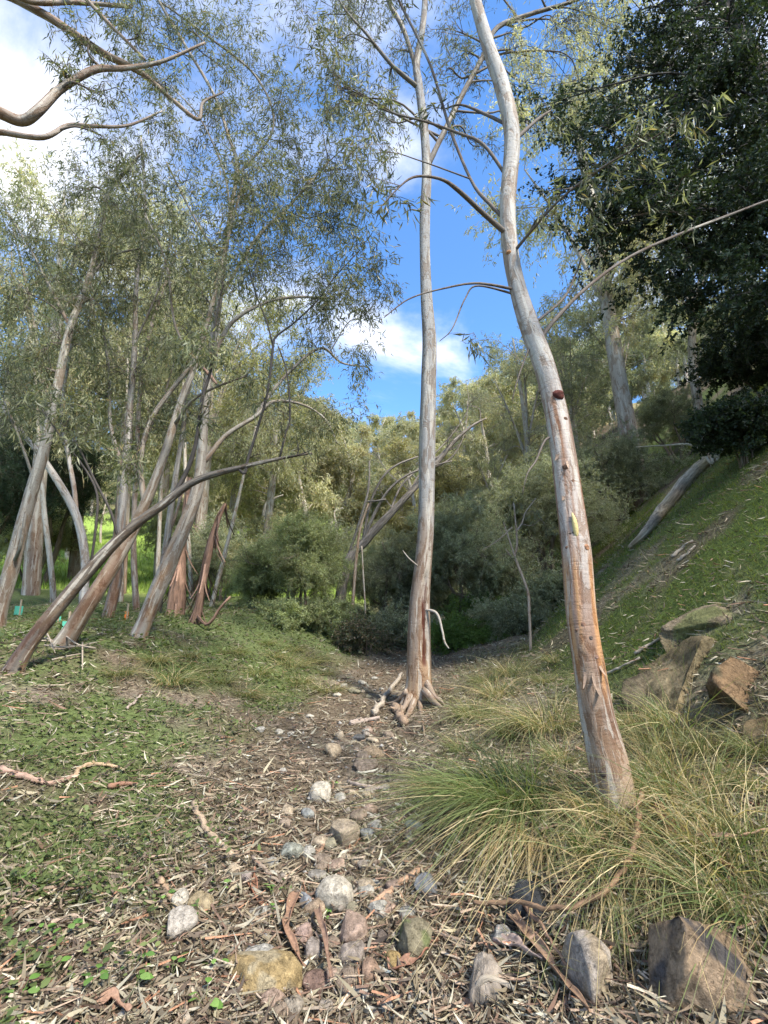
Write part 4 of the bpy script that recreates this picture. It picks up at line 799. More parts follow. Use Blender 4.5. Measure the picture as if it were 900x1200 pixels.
for i, (px, y) in enumerate(spots):
    k = int(rng.choice(5, p=[.28, .22, .2, .15, .15])); p = gp(px, y)
    p = A((px - 450) / FPX * (y * cP + (H(0, y) + 3 - CAM_Z) * sP), y, 0); p[2] = H(p[0], p[1])
    o = copy_tree(variants[k]); o.location = p; o.rotation_euler = (0, 0, rng.random() * 6.28); s = .75 + .5 * rng.random(); s *= .8 if y < 36 else 1
    o.scale = (s, s, s * (.9 + .25 * rng.random())); 
    colw = ('pale', 'tall pale', 'grey-green', 'yellowish', 'olive')[k]; row = 'lowest on far hillside' if y < 37 else ('low on far hillside' if y < 52 else ('halfway up far hillside' if y < 70 else ('high on far hillside' if y < 90 else 'on far skyline')))
    cw = 'behind the left stand' if px < 250 else ('above the wattle bush' if px < 350 else ('behind the fallen dead tree' if px < 470 else ('behind the middle gum' if px < 520 else ('between the two big gums' if px < 640 else 'right of the leaning gum'))))
    o['group'] = 'gum trees covering the far hillside'; o['category'] = 'tree'; FAR.append((f'{colw} gum {row}, {cw}', px, o))
from collections import defaultdict
dd = defaultdict(list)
for lab, px, o in FAR: dd[lab].append((px, o))
for lab, its in dd.items():
    its.sort(key=lambda q: q[0])
    for q, (px, o) in enumerate(its): o['label'] = lab if len(its) == 1 else lab + ', ' + ('leftmost' if q == 0 else ('rightmost' if q == len(its) - 1 else ('second', 'third', 'fourth', 'fifth', 'sixth', 'seventh', 'eighth')[min(q - 1, 6)] + ' from left'))
# taller sunlit gums just behind the left stand and at the top centre-right
def mid_variant(seed, pal, h, cr_, n):
    root = empty('gum_tree'); r = np.random.default_rng(seed)
    P = np.array([[0, 0, -.6], [r.normal() * .2, r.normal() * .2, h * .3], [r.normal() * .6, r.normal() * .6, h * .6], [r.normal() * .8, r.normal() * .8, h * .93]])
    _, S, _ = stem(root, 'trunk', P, A(.24, .19, .13, .04) * h / 14, 12, seed, gum_cmod(seed, amt=.4, base=A(.36, .33, .28), cream=A(.5, .46, .39)), M_gum, .1, 30); cr = Crown(seed, pal, .17, .034, .9, (.22, .19, .155), .8); cr.feed(S[10:])
    for q in range(5):
        a = q * 1.3 + r.random(); e = P[2] + A(math.cos(a) * cr_ * .6, math.sin(a) * cr_ * .6, h * (.12 + .2 * r.random())); k = r.integers(12, 20)
        _, Sb, _ = stem(root, 'branch', np.array([S[k, :3], (S[k, :3] + e) / 2 + A(0, 0, .4), e]), A(.07, .05, .02) * h / 14, 7, seed + q, None, M_gum, .1, 14, A(.34, .31, .26)); cr.feed(Sb)
    for q in range(n):
        v = unit(r.normal(size=3)) * (.5 + .5 * r.random()); c = A(v[0] * cr_, v[1] * cr_, h * (.66 + .33 * v[2])); cr.clump(c, cr_ * .36, 9, 7, 10, None, flat=.7)
    cr.finish(root); return root
MV = [mid_variant(330, LP_SUN, 14, 3.2, 34), mid_variant(331, [(.36, .34, .17, 3), (.28, .285, .15, 2)], 12, 3.0, 30), mid_variant(332, LP_GREY, 11, 2.8, 28)]
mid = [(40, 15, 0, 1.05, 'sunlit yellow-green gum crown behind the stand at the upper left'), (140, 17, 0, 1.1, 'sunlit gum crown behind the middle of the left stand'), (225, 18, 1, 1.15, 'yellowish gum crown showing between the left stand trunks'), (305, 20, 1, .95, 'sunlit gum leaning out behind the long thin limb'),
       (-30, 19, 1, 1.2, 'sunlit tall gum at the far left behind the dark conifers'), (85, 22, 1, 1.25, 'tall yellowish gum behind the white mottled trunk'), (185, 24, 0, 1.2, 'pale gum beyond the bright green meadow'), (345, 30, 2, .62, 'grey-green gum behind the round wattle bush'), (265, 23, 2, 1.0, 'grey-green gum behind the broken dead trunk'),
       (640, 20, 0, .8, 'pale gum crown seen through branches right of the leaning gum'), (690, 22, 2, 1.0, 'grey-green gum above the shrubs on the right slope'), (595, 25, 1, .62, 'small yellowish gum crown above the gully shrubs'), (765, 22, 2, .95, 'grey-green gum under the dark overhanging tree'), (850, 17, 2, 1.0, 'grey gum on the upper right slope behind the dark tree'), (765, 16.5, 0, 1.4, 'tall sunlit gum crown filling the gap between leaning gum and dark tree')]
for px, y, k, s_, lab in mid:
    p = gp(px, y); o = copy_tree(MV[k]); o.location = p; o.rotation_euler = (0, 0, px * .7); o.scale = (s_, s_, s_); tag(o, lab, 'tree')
for i, (x, y, k, s_, lab) in enumerate([(12.5, -1, 2, 1.1, 'unseen gum added behind the viewer to shade the right slope')]):  # out of view, added for the shade it throws on the slope
    o = copy_tree(MV[k]); o.location = (x, y, H(x, y)); o.rotation_euler = (0, 0, i); o.scale = (s_, s_, s_); tag(o, lab, 'tree')
variants += MV
for i, (px, y, rx, rz, pal, lab) in enumerate([(30, 21, 2.0, 3.2, LP_SUN, 'pale leafy thicket behind the teal tree guards'), (200, 21, 1.6, 3.6, LP_GREY, 'grey-green thicket beyond the thick curving trunk'), (245, 17, 1.0, 2.6, LP_GREY, 'grey-green thicket beside the thin cream stem'), (318, 21, 1.3, 3.2, LP_SUN, 'pale thicket behind the round wattle bush'), (385, 22, 1.6, 2.6, LP_GREY, 'grey-green thicket behind the fallen dead tree'), (445, 25, 2.0, 3.0, LP_SUN, 'pale thicket in the valley left of the middle gum'), (525, 21, 1.6, 2.6, LP_GREY, 'grey-green thicket in the valley right of the middle gum')]):
    bush('thicket', lab, gp(px, y), rx, rz, pal, 230 + i, 26, (.16, .03), 14, rad=.8, cat='bush', droop=.5, low=.1)
# trees on the right ridge and beyond, above the frame edge: they shade the slope
for i, (x, y, k, s) in enumerate([(13, 4, 4, 1.1), (15, 9, 2, 1.2), (12, 13, 4, 1.0), (17, 15, 2, 1.2)]):
    o = copy_tree(variants[k]); o.location = (x, y, H(x, y)); o.rotation_euler = (0, 0, i * 1.3); o.scale = (s, s, s); tag(o, ('olive gum on the right ridge nearest the viewer', 'tall grey gum on the right ridge behind the dark evergreen', 'olive gum on the upper right slope beyond the fallen log', 'grey gum farthest along the right ridge')[i], 'tree', 'gums high on the right slope')
for v in variants:
    for ch in list(v.children): bpy.data.objects.remove(ch)
    bpy.data.objects.remove(v)

# ------------------------------------------------------------------ stones
def blob_mesh(name, r, seed, mat, col, ang=.5, sub=3, crease=0, pal2=None, planes=None):
    import bmesh
    bm = bmesh.new(); bmesh.ops.create_icosphere(bm, subdivisions=sub, radius=1)
    V = np.array([v.co[:] for v in bm.verts]); F = np.array([[v.index for v in f.verts] for f in bm.faces]); bm.free()
    rng = np.random.default_rng(seed)
    # cut by random planes for facets, then roughen
    nc = 9 if max(r) > .07 else 14; n = unit(rng.normal(size=(nc, 3))); dcut = (.42 if nc == 9 else .55) + .32 * rng.random(nc)
    if planes: n = unit(np.array([q[0] for q in planes], float)); dcut = np.array([q[1] for q in planes]); nc = len(planes)
    for k in range(nc):
        h = V @ n[k]; over = np.maximum(h - dcut[k], 0); V = V - n[k] * (over * (ang * .5 + .5))[:, None]
    V = V / np.abs(V).max(0)
    V = V * (1 + .09 * (fbm(V * 1.6 + seed, seed, 3) - .5)[:, None] * 2)
    V = V * (1 + .05 * (fbm(V * 5 + seed, seed + 3, 3) - .5)[:, None] * 2)
    V = V * A(*r)
    q = V / max(r) * 1.8 + seed; nz = fbm(q, seed + 5, 3); c = A(*col) * (.55 + .55 * nz[:, None])
    if pal2 is not None:
        m = sstep(.5, .58, fbm(q * A(1.3, 1.3, .5) + 9, seed + 8, 3)); c = c * (1 - m[:, None]) + A(*pal2) * m[:, None]
    ac = Acc(); ac.add(V, None, F, c); return ac, rng
def stone(px, py, w, h, col, label=None, ang=.5, mat=None, pal2=None, name='stone', group=None, sink=.35, rot=None, cat='stone', flat=None, planes=None):
    g = G(px, min(py + h * .32, 1330)); m = mpp(g); rx = w * .5 * m; rz = h * .5 * m * (flat or 1.0); ry = (rx + rz) * .55; rx *= 1.12; rz *= 1.12
    seed = int(px * 7 + py * 3)
    ac, rng = blob_mesh(name, (rx, ry, rz), seed, mat or M_stone, col, ang, 3 if w < 22 else (4 if w < 80 else 5), pal2=pal2, planes=planes)
    o = ac.obj(name, mat or M_stone, None, True); o.location = (g[0], g[1] + ry * .55, H(g[0], g[1] + ry * .55) + rz * (1 - 2 * sink) * .75)
    o.rotation_euler = (rng.normal() * .12, rng.normal() * .15 if rot is None else R(rot), rng.normal() * .35)
    lum = sum(col) / 3; hue = 'dark' if lum < .17 else ('tan' if col[0] - col[2] > .12 else ('pale' if lum > .36 else 'grey'))
    tag(o, label or single_out(f'small {hue} creek stone ' + beside(px, py)), cat, group or (None if label else 'small stones along the dry creek path')); return o
TN = (.36, .285, .20); GYS = (.32, .295, .25); BRN = (.25, .19, .14); PAL = (.44, .39, .31); RDB = (.31, .22, .165); OLV = (.25, .22, .15); DKG = (.11, .105, .10); BGY = (.26, .26, .24)
for s in [(376, 932, 28, 24, PAL, 'pale grey rounded stone lying higher up the path than the big tan one'), (401, 979, 38, 40, TN, 'large tan flat-faced stone in the middle of the path'), (390, 879, 20, 20, (.46, .35, .23), 'cream stone alone in the litter below the middle gum'), (397, 863, 10, 15, TN), (436, 881, 32, 16, (.27, .2, .13), 'flat brown stone to the right of the cream stone'), (427, 899, 25, 18, BRN, 'brown stone just under the flat brown stone'),
          (420, 866, 18, 10, DKG, 'small charcoal stone near the foot of the middle gum'), (437, 868, 16, 8, TN), (360, 954, 14, 14, BGY, 'small round blue-grey stone below the pale grey one'), (335, 952, 14, 14, TN), (334, 967, 16, 13, BRN), (344, 974, 10, 10, BRN), (439, 968, 18, 10, GYS), (430, 981, 20, 14, (.18, .18, .17), 'dark grey stone touching the right side of the large tan stone'), (487, 968, 22, 17, (.26, .27, .22), 'grey-green stone at the edge of the green grass tussock'),
          (340, 1002, 36, 24, (.28, .28, .23), 'long grey-green stone at the left edge of the path'), (360, 1000, 17, 15, GYS), (386, 992, 15, 13, OLV), (326, 858, 11, 7, PAL), (340, 860, 9, 6, PAL), (305, 857, 12, 7, GYS), (363, 840, 9, 6, PAL), (271, 1022, 17, 15, TN, 'small tan stone at the lower end of the peach stick'), (287, 1032, 14, 14, (.36, .29, .25)), (236, 1062, 36, 22, (.32, .25, .15), 'tan brick-like stone above the pale angular stone on the left'), (207, 1062, 20, 22, PAL, None),
          (202, 1090, 44, 36, (.40, .35, .29), 'pale angular stone among weeds at the lower left'), (379, 1012, 19, 16, BRN), (396, 1014, 10, 9, TN), (372, 1028, 23, 15, (.27, .24, .2)), (391, 1056, 42, 40, (.48, .42, .33), 'cream pointed stone, the palest in the stone pile'), (369, 1067, 25, 21, (.30, .22, .15), 'brown stone against the left side of the cream pointed stone'), (356, 1061, 16, 24, (.26, .26, .26)), (411, 1096, 40, 36, RDB, 'smooth reddish-brown rounded stone in the stone pile'), (355, 1100, 21, 26, (.36, .25, .2), 'pinkish upright stone beside the curled bark'), (367, 1119, 24, 23, (.29, .24, .2)), (390, 1109, 17, 16, BRN),
          (303, 1073, 27, 17, GYS), (303, 1127, 42, 26, (.38, .35, .3), 'flat pale grey stone just above the large ochre boulder'), (342, 1184, 24, 28, (.30, .25, .19)), (369, 1161, 34, 25, (.17, .11, .085), 'dark chocolate-brown stone low in the stone pile'), (406, 1150, 28, 19, BRN), (411, 1124, 32, 23, (.27, .22, .18), 'grey-brown stone directly below the reddish rounded stone'), (433, 1142, 23, 27, (.29, .19, .13), 'brown egg-shaped stone at the right end of the stone pile'),
          (461, 1133, 20, 26, (.33, .23, .10)), (478, 1077, 19, 16, GYS), (443, 1071, 24, 20, GYS), (448, 1103, 16, 14, (.14, .11, .09)), (501, 1044, 28, 30, (.19, .19, .19), 'dark grey stone beneath the straw-coloured grass'), (592, 1104, 26, 27, (.26, .24, .21)), (439, 1040, 16, 10, GYS), (480, 985, 12, 9, GYS), (318, 1012, 14, 10, GYS), (415, 1010, 12, 9, TN), (440, 1010, 12, 8, BRN), (420, 845, 12, 7, TN), (395, 815, 10, 6, PAL), (425, 800, 10, 6, PAL), (438, 795, 9, 5, GYS), (412, 930, 14, 9, TN), (452, 925, 12, 8, GYS), (350, 895, 12, 8, TN), (330, 905, 10, 7, GYS)]:
    stone(*s)
sr = np.random.default_rng(31)
for k in range(80):
    t = sr.random(); py = 800 + 400 * t ** 1.3; px = 372 + 20 * math.sin(t * 3) + sr.normal() * (16 + 38 * t) + (1 - t) * 40; w = (7 + 10 * sr.random() ** 1.5) * (.7 + 1.0 * t)
    stone(px, py, w, w * (.55 + .35 * sr.random()), (TN, GYS, BRN, OLV, (.30, .25, .2), RDB)[k % 6])
stone(487, 1112, 44, 48, (.20, .17, .11), 'dark mossy angular rock right of the stone pile', .8, pal2=(.13, .14, .06))
stone(299, 1158, 92, 62, (.32, .23, .11), 'large ochre boulder in layers at the lower left of the path', .7, pal2=(.26, .21, .13), name='boulder', cat='boulder', rot=16, planes=[((.1, -.25, 1), .36), ((-.1, -1, .3), .42), ((-.75, -.6, .25), .45), ((.85, -.4, .3), .55), ((.3, -.75, .6), .48), ((-.5, .3, .8), .45)])
stone(622, 1066, 54, 70, (.045, .047, .05), 'charcoal upright slab behind hanging straw grass', .9, name='rock_slab', cat='rock')
stone(699, 1150, 62, 78, (.34, .29, .24), 'pale grey-brown blocky rock below the curving root', .85, name='rock', cat='rock', pal2=(.28, .22, .15))
stone(852, 1150, 165, 175, (.27, .19, .12), 'large brown boulder with dark purplish stain in the lower right corner', 1.0, mat=M_boul, name='boulder', cat='boulder', pal2=(.06, .054, .052), sink=.34, planes=[((-.8, -.3, .5), .40), ((.3, -.8, .5), .45), ((.75, -.2, .62), .38), ((0, .6, .8), .5), ((-.9, .3, .1), .55), ((-.3, -.9, .1), .5)])
# outcrop on the right bank
oc = empty('rock_outcrop'); ocb = None
for (px, py, w, h, col, p2, tilt) in [(838, 770, 150, 95, (.24, .185, .105), (.13, .10, .055), .1), (905, 790, 95, 100, (.19, .12, .065), (.08, .07, .04), -.1), (785, 800, 80, 60, (.12, .095, .06), None, .2), (875, 705, 120, 50, (.22, .17, .11), (.12, .12, .05), .25), (850, 838, 110, 50, (.18, .14, .08), (.10, .08, .05), 0), (925, 850, 80, 60, (.21, .15, .08), None, .1), (810, 745, 70, 40, (.20, .155, .09), (.1, .1, .05), .3)]:
    g = G(px, py + h * .2); m = mpp(g); r_ = (w * .6 * m, w * .55 * m, h * .75 * m)
    ac, rg_ = blob_mesh('block', r_, int(px + py), M_rock, col, 1.0, 5, pal2=p2)
    for kk, v in enumerate(ac.v): ac.v[kk] = v + unit(v) * (.10 * (fbm(v * 4.5, 31, 4) - .5))[:, None]
    o = ac.obj('block', M_rock, oc, True); o.location = (g[0] + .05, g[1] + r_[1] * .75, H(g[0], g[1] + .6 * r_[1]) - r_[2] * .60); o.rotation_euler = (.15, tilt - .45, rg_.normal() * .25)
    if ocb is None: ocb = g
tag(oc, 'ochre rock outcrop breaking out of the bank at the right edge', 'rock outcrop')

# ------------------------------------------------------------------ sticks, bark and roots lying about
def on_ground(pts, lift=.015):
    P = np.array([G(a, b) for a, b in pts]); P[:, 2] = H(P[:, 0], P[:, 1]) + lift; return P
def stick(pts, w, col, label, name='stick', cat='stick', lift=.02, taper=.5, lump=.12, flat=False, group=None):
    P = on_ground(pts, lift); r = np.linspace(1, taper, len(P)) * w * .5 * np.array([mpp(p) for p in P]); n = 8 + 5 * len(P)
    S = spline(np.c_[P, r], n); S[:, 2] += (fbm(np.c_[np.arange(n) * .35, np.zeros(n), np.zeros(n) + pts[0][0]], 4) - .5) * .015; ac = Acc()
    if flat:
        # a curled ribbon of bark: an open trough with thickness
        T = unit(np.gradient(S[:, :3], axis=0)); Sd = unit(np.cross(T, A(0, 0, 1))); U = np.cross(Sd, T); m = 7; tw = np.linspace(-.5, .6, n) + .5 * np.sin(np.arange(n) * .5)
        a = np.linspace(-1.25, 1.25, m); rr = S[:, 3]
        rows = []
        for off in (1.0, .8):
            an = a[None] + tw[:, None]
            rows.append(S[:, None, :3] + (Sd[:, None] * np.sin(an)[..., None] - U[:, None] * (np.cos(an) - .6)[..., None]) * (rr[:, None, None] * off * 1.15))
        V = np.concatenate([rows[0], rows[1][:, ::-1]], 1); k = 2 * m; idx = np.arange(n * k).reshape(n, k)
        q = np.stack([idx[:-1], np.roll(idx[:-1], -1, 1), np.roll(idx[1:], -1, 1), idx[1:]], -1).reshape(-1, 4)
        c = np.repeat(np.r_[np.repeat([A(*col) * .72], m, 0), np.repeat([A(*col) * .62 + A(.05, .038, .026)], m, 0)][None], n, 0).reshape(-1, 3)
        ac.add(V.reshape(-1, 3), q, None, c)
    else:
        S[:, :2] += (np.stack([fbm(np.c_[np.arange(n) * .5, np.zeros(n) + q, np.zeros(n)], 14) for q in (3, 9)], -1) - .5) * w * mpp(P[0]) * .9
        tube(ac, S[:, :3], S[:, 3] * (.8 + .4 * fbm(np.c_[np.arange(n) * .7, np.zeros(n), np.zeros(n)], 15)), 9, A(*col) * .72, lump=.2, seed=int(pts[0][0]))
        for q in range(1 + len(P) // 3):
            i = (q * 7 + 5) % (n - 2) + 1; dv = unit(A(math.sin(q * 2.1 + pts[0][0]), math.cos(q * 2.1 + pts[0][1]), .5)); tube(ac, [S[i, :3], S[i, :3] + dv * S[i, 3] * 2.5], [S[i, 3] * .5, S[i, 3] * .25], 6, A(*col) * .7)
    o = ac.obj(name, M_bark if flat else M_wood, None, True); tag(o, label, cat, group); return o
PEACH = (.50, .34, .21); RB = (.26, .115, .065); GB = (.30, .23, .17); PB = (.42, .33, .27); OT = (.40, .25, .13)
stick([(226, 946), (236, 966), (250, 985), (274, 1012)], 7, (.42, .31, .21), 'peach-coloured stripped stick pointing down towards the small tan stone', taper=1.1)
stick([(291, 1030), (296, 1045), (306, 1064)], 13, (.30, .13, .075), 'short rust-red bark flake near the small tan stone', 'bark_strip', 'bark', flat=True)
stick([(296, 1010), (312, 1026), (330, 1040)], 6, GB, 'brown stick lying right of the rust-red bark flake')
stick([(347, 1058), (338, 1080), (335, 1102), (346, 1126), (357, 1149)], 12, (.27, .145, .09), 'long curled rusty bark strip left of the stone pile', 'bark_strip', 'bark', flat=True, taper=.4, lift=.05)
stick([(434, 1071), (458, 1050), (492, 1022)], 11, (.44, .27, .17), 'smooth peach-brown stick below the green tussock', taper=.8)
stick([(455, 1150), (480, 1140), (497, 1128), (512, 1112)], 13, (.26, .12, .075), 'red bark strip right of the brown egg-shaped stone', 'bark_strip', 'bark', flat=True, lift=.04)
stick([(580, 1116), (605, 1124), (640, 1142)], 18, (.40, .29, .24), 'broad pale-backed bark sheet right of the gnarled root', 'bark_strip', 'bark', flat=True, lift=.05)
stick([(598, 1088), (632, 1130), (662, 1168), (695, 1215)], 13, (.30, .18, .11), 'long brown bark strip running off the bottom of the picture', 'bark_strip', 'bark', flat=True, lift=.06)
stick([(612, 1078), (640, 1118), (668, 1160)], 6, (.28, .17, .11), 'thin brown bark ribbon beside the long bark strip', 'bark_strip', 'bark', lift=.07)
stick([(770, 968), (800, 1003), (830, 1024), (865, 1045)], 13, (.29, .13, .07), 'rusty bark strip sloping down right from the leaning gum', 'bark_strip', 'bark', flat=True, lift=.08)
stick([(765, 965), (782, 990), (788, 1004)], 9, (.34, .2, .12), 'short bark piece at the foot of the leaning gum', 'bark_strip', 'bark', flat=True, lift=.08)
stick([(820, 1010), (860, 1012), (905, 1006)], 8, (.36, .22, .13), 'level brown bark strip in the grass at the right edge', 'bark_strip', 'bark', flat=True, lift=.1)
stick([(0, 907), (30, 915), (60, 921), (85, 915)], 8, (.42, .27, .2), 'pinkish-brown stick at the left edge of the bank', taper=.6)
stick([(86, 916), (97, 903), (120, 900), (146, 906)], 6, PEACH, 'bent pale stick right of the pinkish one on the bank')
stick([(128, 926), (145, 923), (160, 922)], 7, (.32, .17, .11), 'short reddish stick under the bent pale stick')
stick([(148, 833), (158, 825), (166, 817)], 4, PB, 'small grey stick higher up the bank')
stick([(437, 841), (446, 829), (456, 815), (471, 793)], 8, (.42, .35, .27), 'pale fallen limb leaning on the foot of the middle gum', lift=.05)
stick([(411, 850), (426, 847), (444, 843)], 7, PB, 'short pale stick left of the middle gum roots')
stick([(463, 832), (468, 841), (474, 852)], 9, (.36, .25, .17), 'cut log stub at the foot of the middle gum', 'log_stub', 'log', lift=.05, taper=.95)
stick([(397, 1076), (408, 1064), (424, 1040)], 6, (.25, .21, .17), 'grey stick slanting behind the cream pointed stone')
stick([(187, 1040), (195, 1050), (204, 1062)], 9, (.42, .28, .18), 'orange-brown stick stub on the left above the tan stone')
stick([(385, 992), (374, 1003), (372, 1012)], 5, (.36, .22, .14), 'short brown twig beside the large tan stone')
stick([(408, 920), (440, 927), (455, 925)], 5, PB, 'pale twig across the path below the brown stones')
stick([(370, 1085), (380, 1120), (388, 1170)], 8, (.22, .125, .085), 'dark red bark strip through the middle of the stone pile', 'bark_strip', 'bark', flat=True, lift=.07)
stick([(115, 1190), (130, 1187), (150, 1200)], 16, (.32, .18, .12), 'salmon-red bark flake at the bottom left', 'bark_strip', 'bark', flat=True, lift=.04)
stick([(60, 1090), (85, 1085), (115, 1092)], 8, (.44, .33, .25), 'pinkish bark shard among the lower left weeds', 'bark_strip', 'bark', flat=True, lift=.03)
# the curving root of the leaning gum
rt = stick([(755, 962), (748, 974), (752, 990), (750, 1008), (742, 1042), (730, 1066), (712, 1086), (690, 1097), (668, 1104), (645, 1106), (622, 1100), (600, 1092), (578, 1094), (558, 1098)], 7, (.27, .165, .095), 'long curving orange-brown root snaking over straw grass to the gnarled stump', 'surface_root', 'root', lift=.12, taper=.7, lump=.15)
# gnarled root lump at the bottom
gr = empty('gnarled_root'); gb = G(568, 1185); mm_ = mpp(gb)
ac, _ = blob_mesh('lump', (25 * mm_, 24 * mm_, 36 * mm_), 77, M_rough, (.25, .205, .16), .6, 5)
for kk, v in enumerate(ac.v): ac.v[kk] = v * (1 + .5 * (fbm(v * A(14, 14, 5), 41, 3) - .5))[:, None]
o = ac.obj('lump', M_rough, gr, True); o.location = gb + A(0, .06, .03)
for pp, w_ in [([(556, 1172), (566, 1148), (585, 1150), (604, 1160), (622, 1180)], 6), ([(570, 1150), (568, 1172), (582, 1192), (590, 1215)], 5)]:
    P = np.array([at(a, b, gb[1] + .01) for a, b in pp]); stem(gr, 'root', P, np.linspace(w_, w_ * .5, len(P)) * mm_ * .75, 9, 3, None, M_rough, .25, 22, A(.31, .26, .2))
rehome(gr, gb)
for ch in gr.children:
    if ch.name.startswith('lump'): ch.location = (0, .06, .03)
tag(gr, 'gnarled grey-brown twisted root at the bottom centre of the picture', 'root')
# fallen log on the mossy slope with dead branches
def slope_log():
    root = empty('fallen_log'); P = on_ground([(738, 648), (758, 630), (775, 608), (790, 592), (805, 572), (822, 555), (842, 538)], .07); w = A(5, 9, 13, 15, 15, 15, 13)
    r = w * .5 * np.array([mpp(p) for p in P]); P[:, 2] += r * .6
    _, S, _ = stem(root, 'trunk', P, r, 16, 90, gum_cmod(90, 0, 2, amt=.4, base=A(.40, .35, .27), cream=A(.56, .50, .40), rust=A(.20, .15, .1), tan=A(.33, .27, .19)), M_rough, .14, 60)
    for pp in [[(836, 543), (830, 528), (815, 515), (800, 502)], [(840, 540), (848, 525), (862, 522), (880, 515)], [(795, 590), (798, 605), (802, 613)], [(842, 540), (858, 540), (870, 532)], [(835, 545), (812, 522), (780, 522), (745, 524)]]:
        y0 = P[-1][1] if pp[0][0] > 820 else P[3][1]; Pb = np.array([at(a, b, y0 + .15 * i) for i, (a, b) in enumerate(pp)]); stem(root, 'branch', Pb, np.linspace(3.2, 1, len(Pb)) * .5 * mpp(Pb[0]) * 1.1, 7, 5, None, M_wood, .1, 16, A(.42, .37, .30))
    rehome(root, P[0]); tag(root, 'bleached fallen log lying up the mossy right slope', 'log')
slope_log()
for pp, lab in [([(788, 655), (800, 645), (812, 636)], 'short pale stick below the fallen log on the slope'), ([(795, 660), (806, 652), (815, 643)], 'second pale stick beside the short one on the slope'), ([(745, 770), (765, 757), (790, 748)], 'grey stick along the top of the rocky bank'), ([(690, 800), (720, 790), (750, 775)], 'brown stick in litter behind the leaning gum')]:
    stick(pp, 4, (.42, .35, .27), lab, lift=.03)
# long strip of bark hanging in the left canopy
ac = Acc(); P = np.array([at(218, 412, y3 - .5), at(232, 425, y3 - .5), at(246, 440, y3 - .5), at(254, 450, y3 - .5)]); tube(ac, spline(P, 14), np.linspace(.012, .035, 14) * (1 - .6 * np.linspace(0, 1, 14) ** 6), 8, (.36, .22, .16), lump=.2); tag(ac.obj('hanging_bark', M_bark, None, True), 'pinkish bark strip hanging in the canopy of the left stand', 'bark')
# bleached brush pile on the left bank
bp_ = empty('twig_pile'); gpile = G(85, 768)
for k, pp in enumerate([[(47, 752), (75, 762), (112, 766)], [(50, 768), (80, 770), (116, 764)], [(48, 750), (55, 765), (62, 785)], [(60, 780), (80, 776), (100, 772)], [(95, 765), (95, 780), (95, 798)], [(70, 758), (88, 772), (110, 776)], [(30, 760), (50, 757), (70, 760)]]):
    P = on_ground(pp, .06 + .05 * (k % 3)); stem(bp_, 'twig', P, A(.010, .009, .004), 6, k, None, M_wood, .1, 10, A(.30, .245, .19))
rehome(bp_, gpile); tag(bp_, 'heap of bleached twigs between the two leaning trunks on the bank', 'twigs')

# ------------------------------------------------------------------ tree guards on the flat behind the bank
def guard(px, py, y, w, h, col, label, cat='tree guard', name='tree_guard'):
    root = empty(name); c = G(px, py + h * .5); m = mpp(c); a_ = w * .55 * m; hh = h * m; z0 = float(H(c[0], c[1])); c[2] = z0 + hh * .55; ac = Acc()
    zb, zt = z0 + .0, c[2] + hh * .5
    for s in (1.0, .93):
        ring = np.array([[math.cos(t) * a_ * s, math.sin(t) * a_ * s] for t in (.4, 2.49, 4.59)])
        V = np.vstack([np.c_[ring, np.full(3, max(zb, c[2] - hh * .5) - z0)], np.c_[ring, np.full(3, zt - z0)]])
        ac.add(V, [[0, 1, 4, 3], [1, 2, 5, 4], [2, 0, 3, 5]], None, col)
    ac.obj('sleeve', M_plast, root); st = Acc(); tube(st, [[a_ * .5, 0, -.2], [a_ * .5, 0, .3], [a_ * .5, 0, zt - z0 + .12]], [.018, .018, .016], 6, (.35, .27, .18)); st.obj('stake', M_wood, root)
    root.location = (c[0], c[1], z0); tag(root, label, cat)
guard(20, 716, 11.5, 9, 10, (.10, .42, .30), 'teal plastic tree guard nearest the left edge')
guard(65, 723, 11.0, 9, 13, (.11, .50, .37), 'teal plastic tree guard standing highest, left of the leaning trunks')
guard(76, 735, 10.4, 11, 12, (.11, .46, .33), 'teal plastic tree guard tucked behind the brown leaning trunk')
guard(147, 722, 15.0, 5, 9, (.75, .20, .05), 'small orange marker on the bright green meadow', 'marker', 'orange_marker')

# ------------------------------------------------------------------ ground cover
rng = np.random.default_rng(77)
def scatter(n, r0=1.2, r1=15, power=1.0, wide=.88):
    """points in front of the viewer, denser near by"""
    u = rng.random(n); r = (r0 ** -power + u * (r1 ** -power - r0 ** -power)) ** (-1 / power) if power else r0 * (r1 / r0) ** u
    a = (rng.random(n) * 2 - 1) * wide; return r * np.sin(a), r * np.cos(a)
LIT = [(.26, .22, .145, 3), (.20, .16, .105, 3.5), (.13, .095, .063, 3.2), (.40, .365, .275, 1.0), (.08, .058, .042, 3), (.17, .10, .065, .8), (.25, .22, .16, 2)]
# fallen leaves
x, y = scatter(135000, 1.3, 16, .30); d, ms, md, lg, rg = masks(x, y)
keep = (rng.random(len(x)) < np.clip(1.05 - .45 * lg - .6 * ms - .25 * rg - .35 * (np.abs(d + .05) < .38) * (y < 4.5), .08, 1)) & (md < .5) & (H(x, y, False) < 9); x, y = x[keep], y[keep]; n = len(x)
z = H(x, y) + .004 + .025 * rng.random(n); a = rng.random(n) * 6.283; tl = rng.normal(size=n) * .35
D = np.stack([np.cos(a), np.sin(a), tl], -1); sw = np.stack([-np.sin(a), np.cos(a), rng.normal(size=n) * .9], -1)
bend = np.stack([-np.sin(a), np.cos(a), 0 * a], -1) * rng.normal(size=(n, 1)) * .6 + A(0, 0, 1) * rng.normal(size=(n, 1)) * .3
L = .035 + .08 * rng.random(n) ** 1.4; Wd = L * (.08 + .11 * rng.random(n)); far = np.clip(np.hypot(x, y) / 7, 1, 1.25)
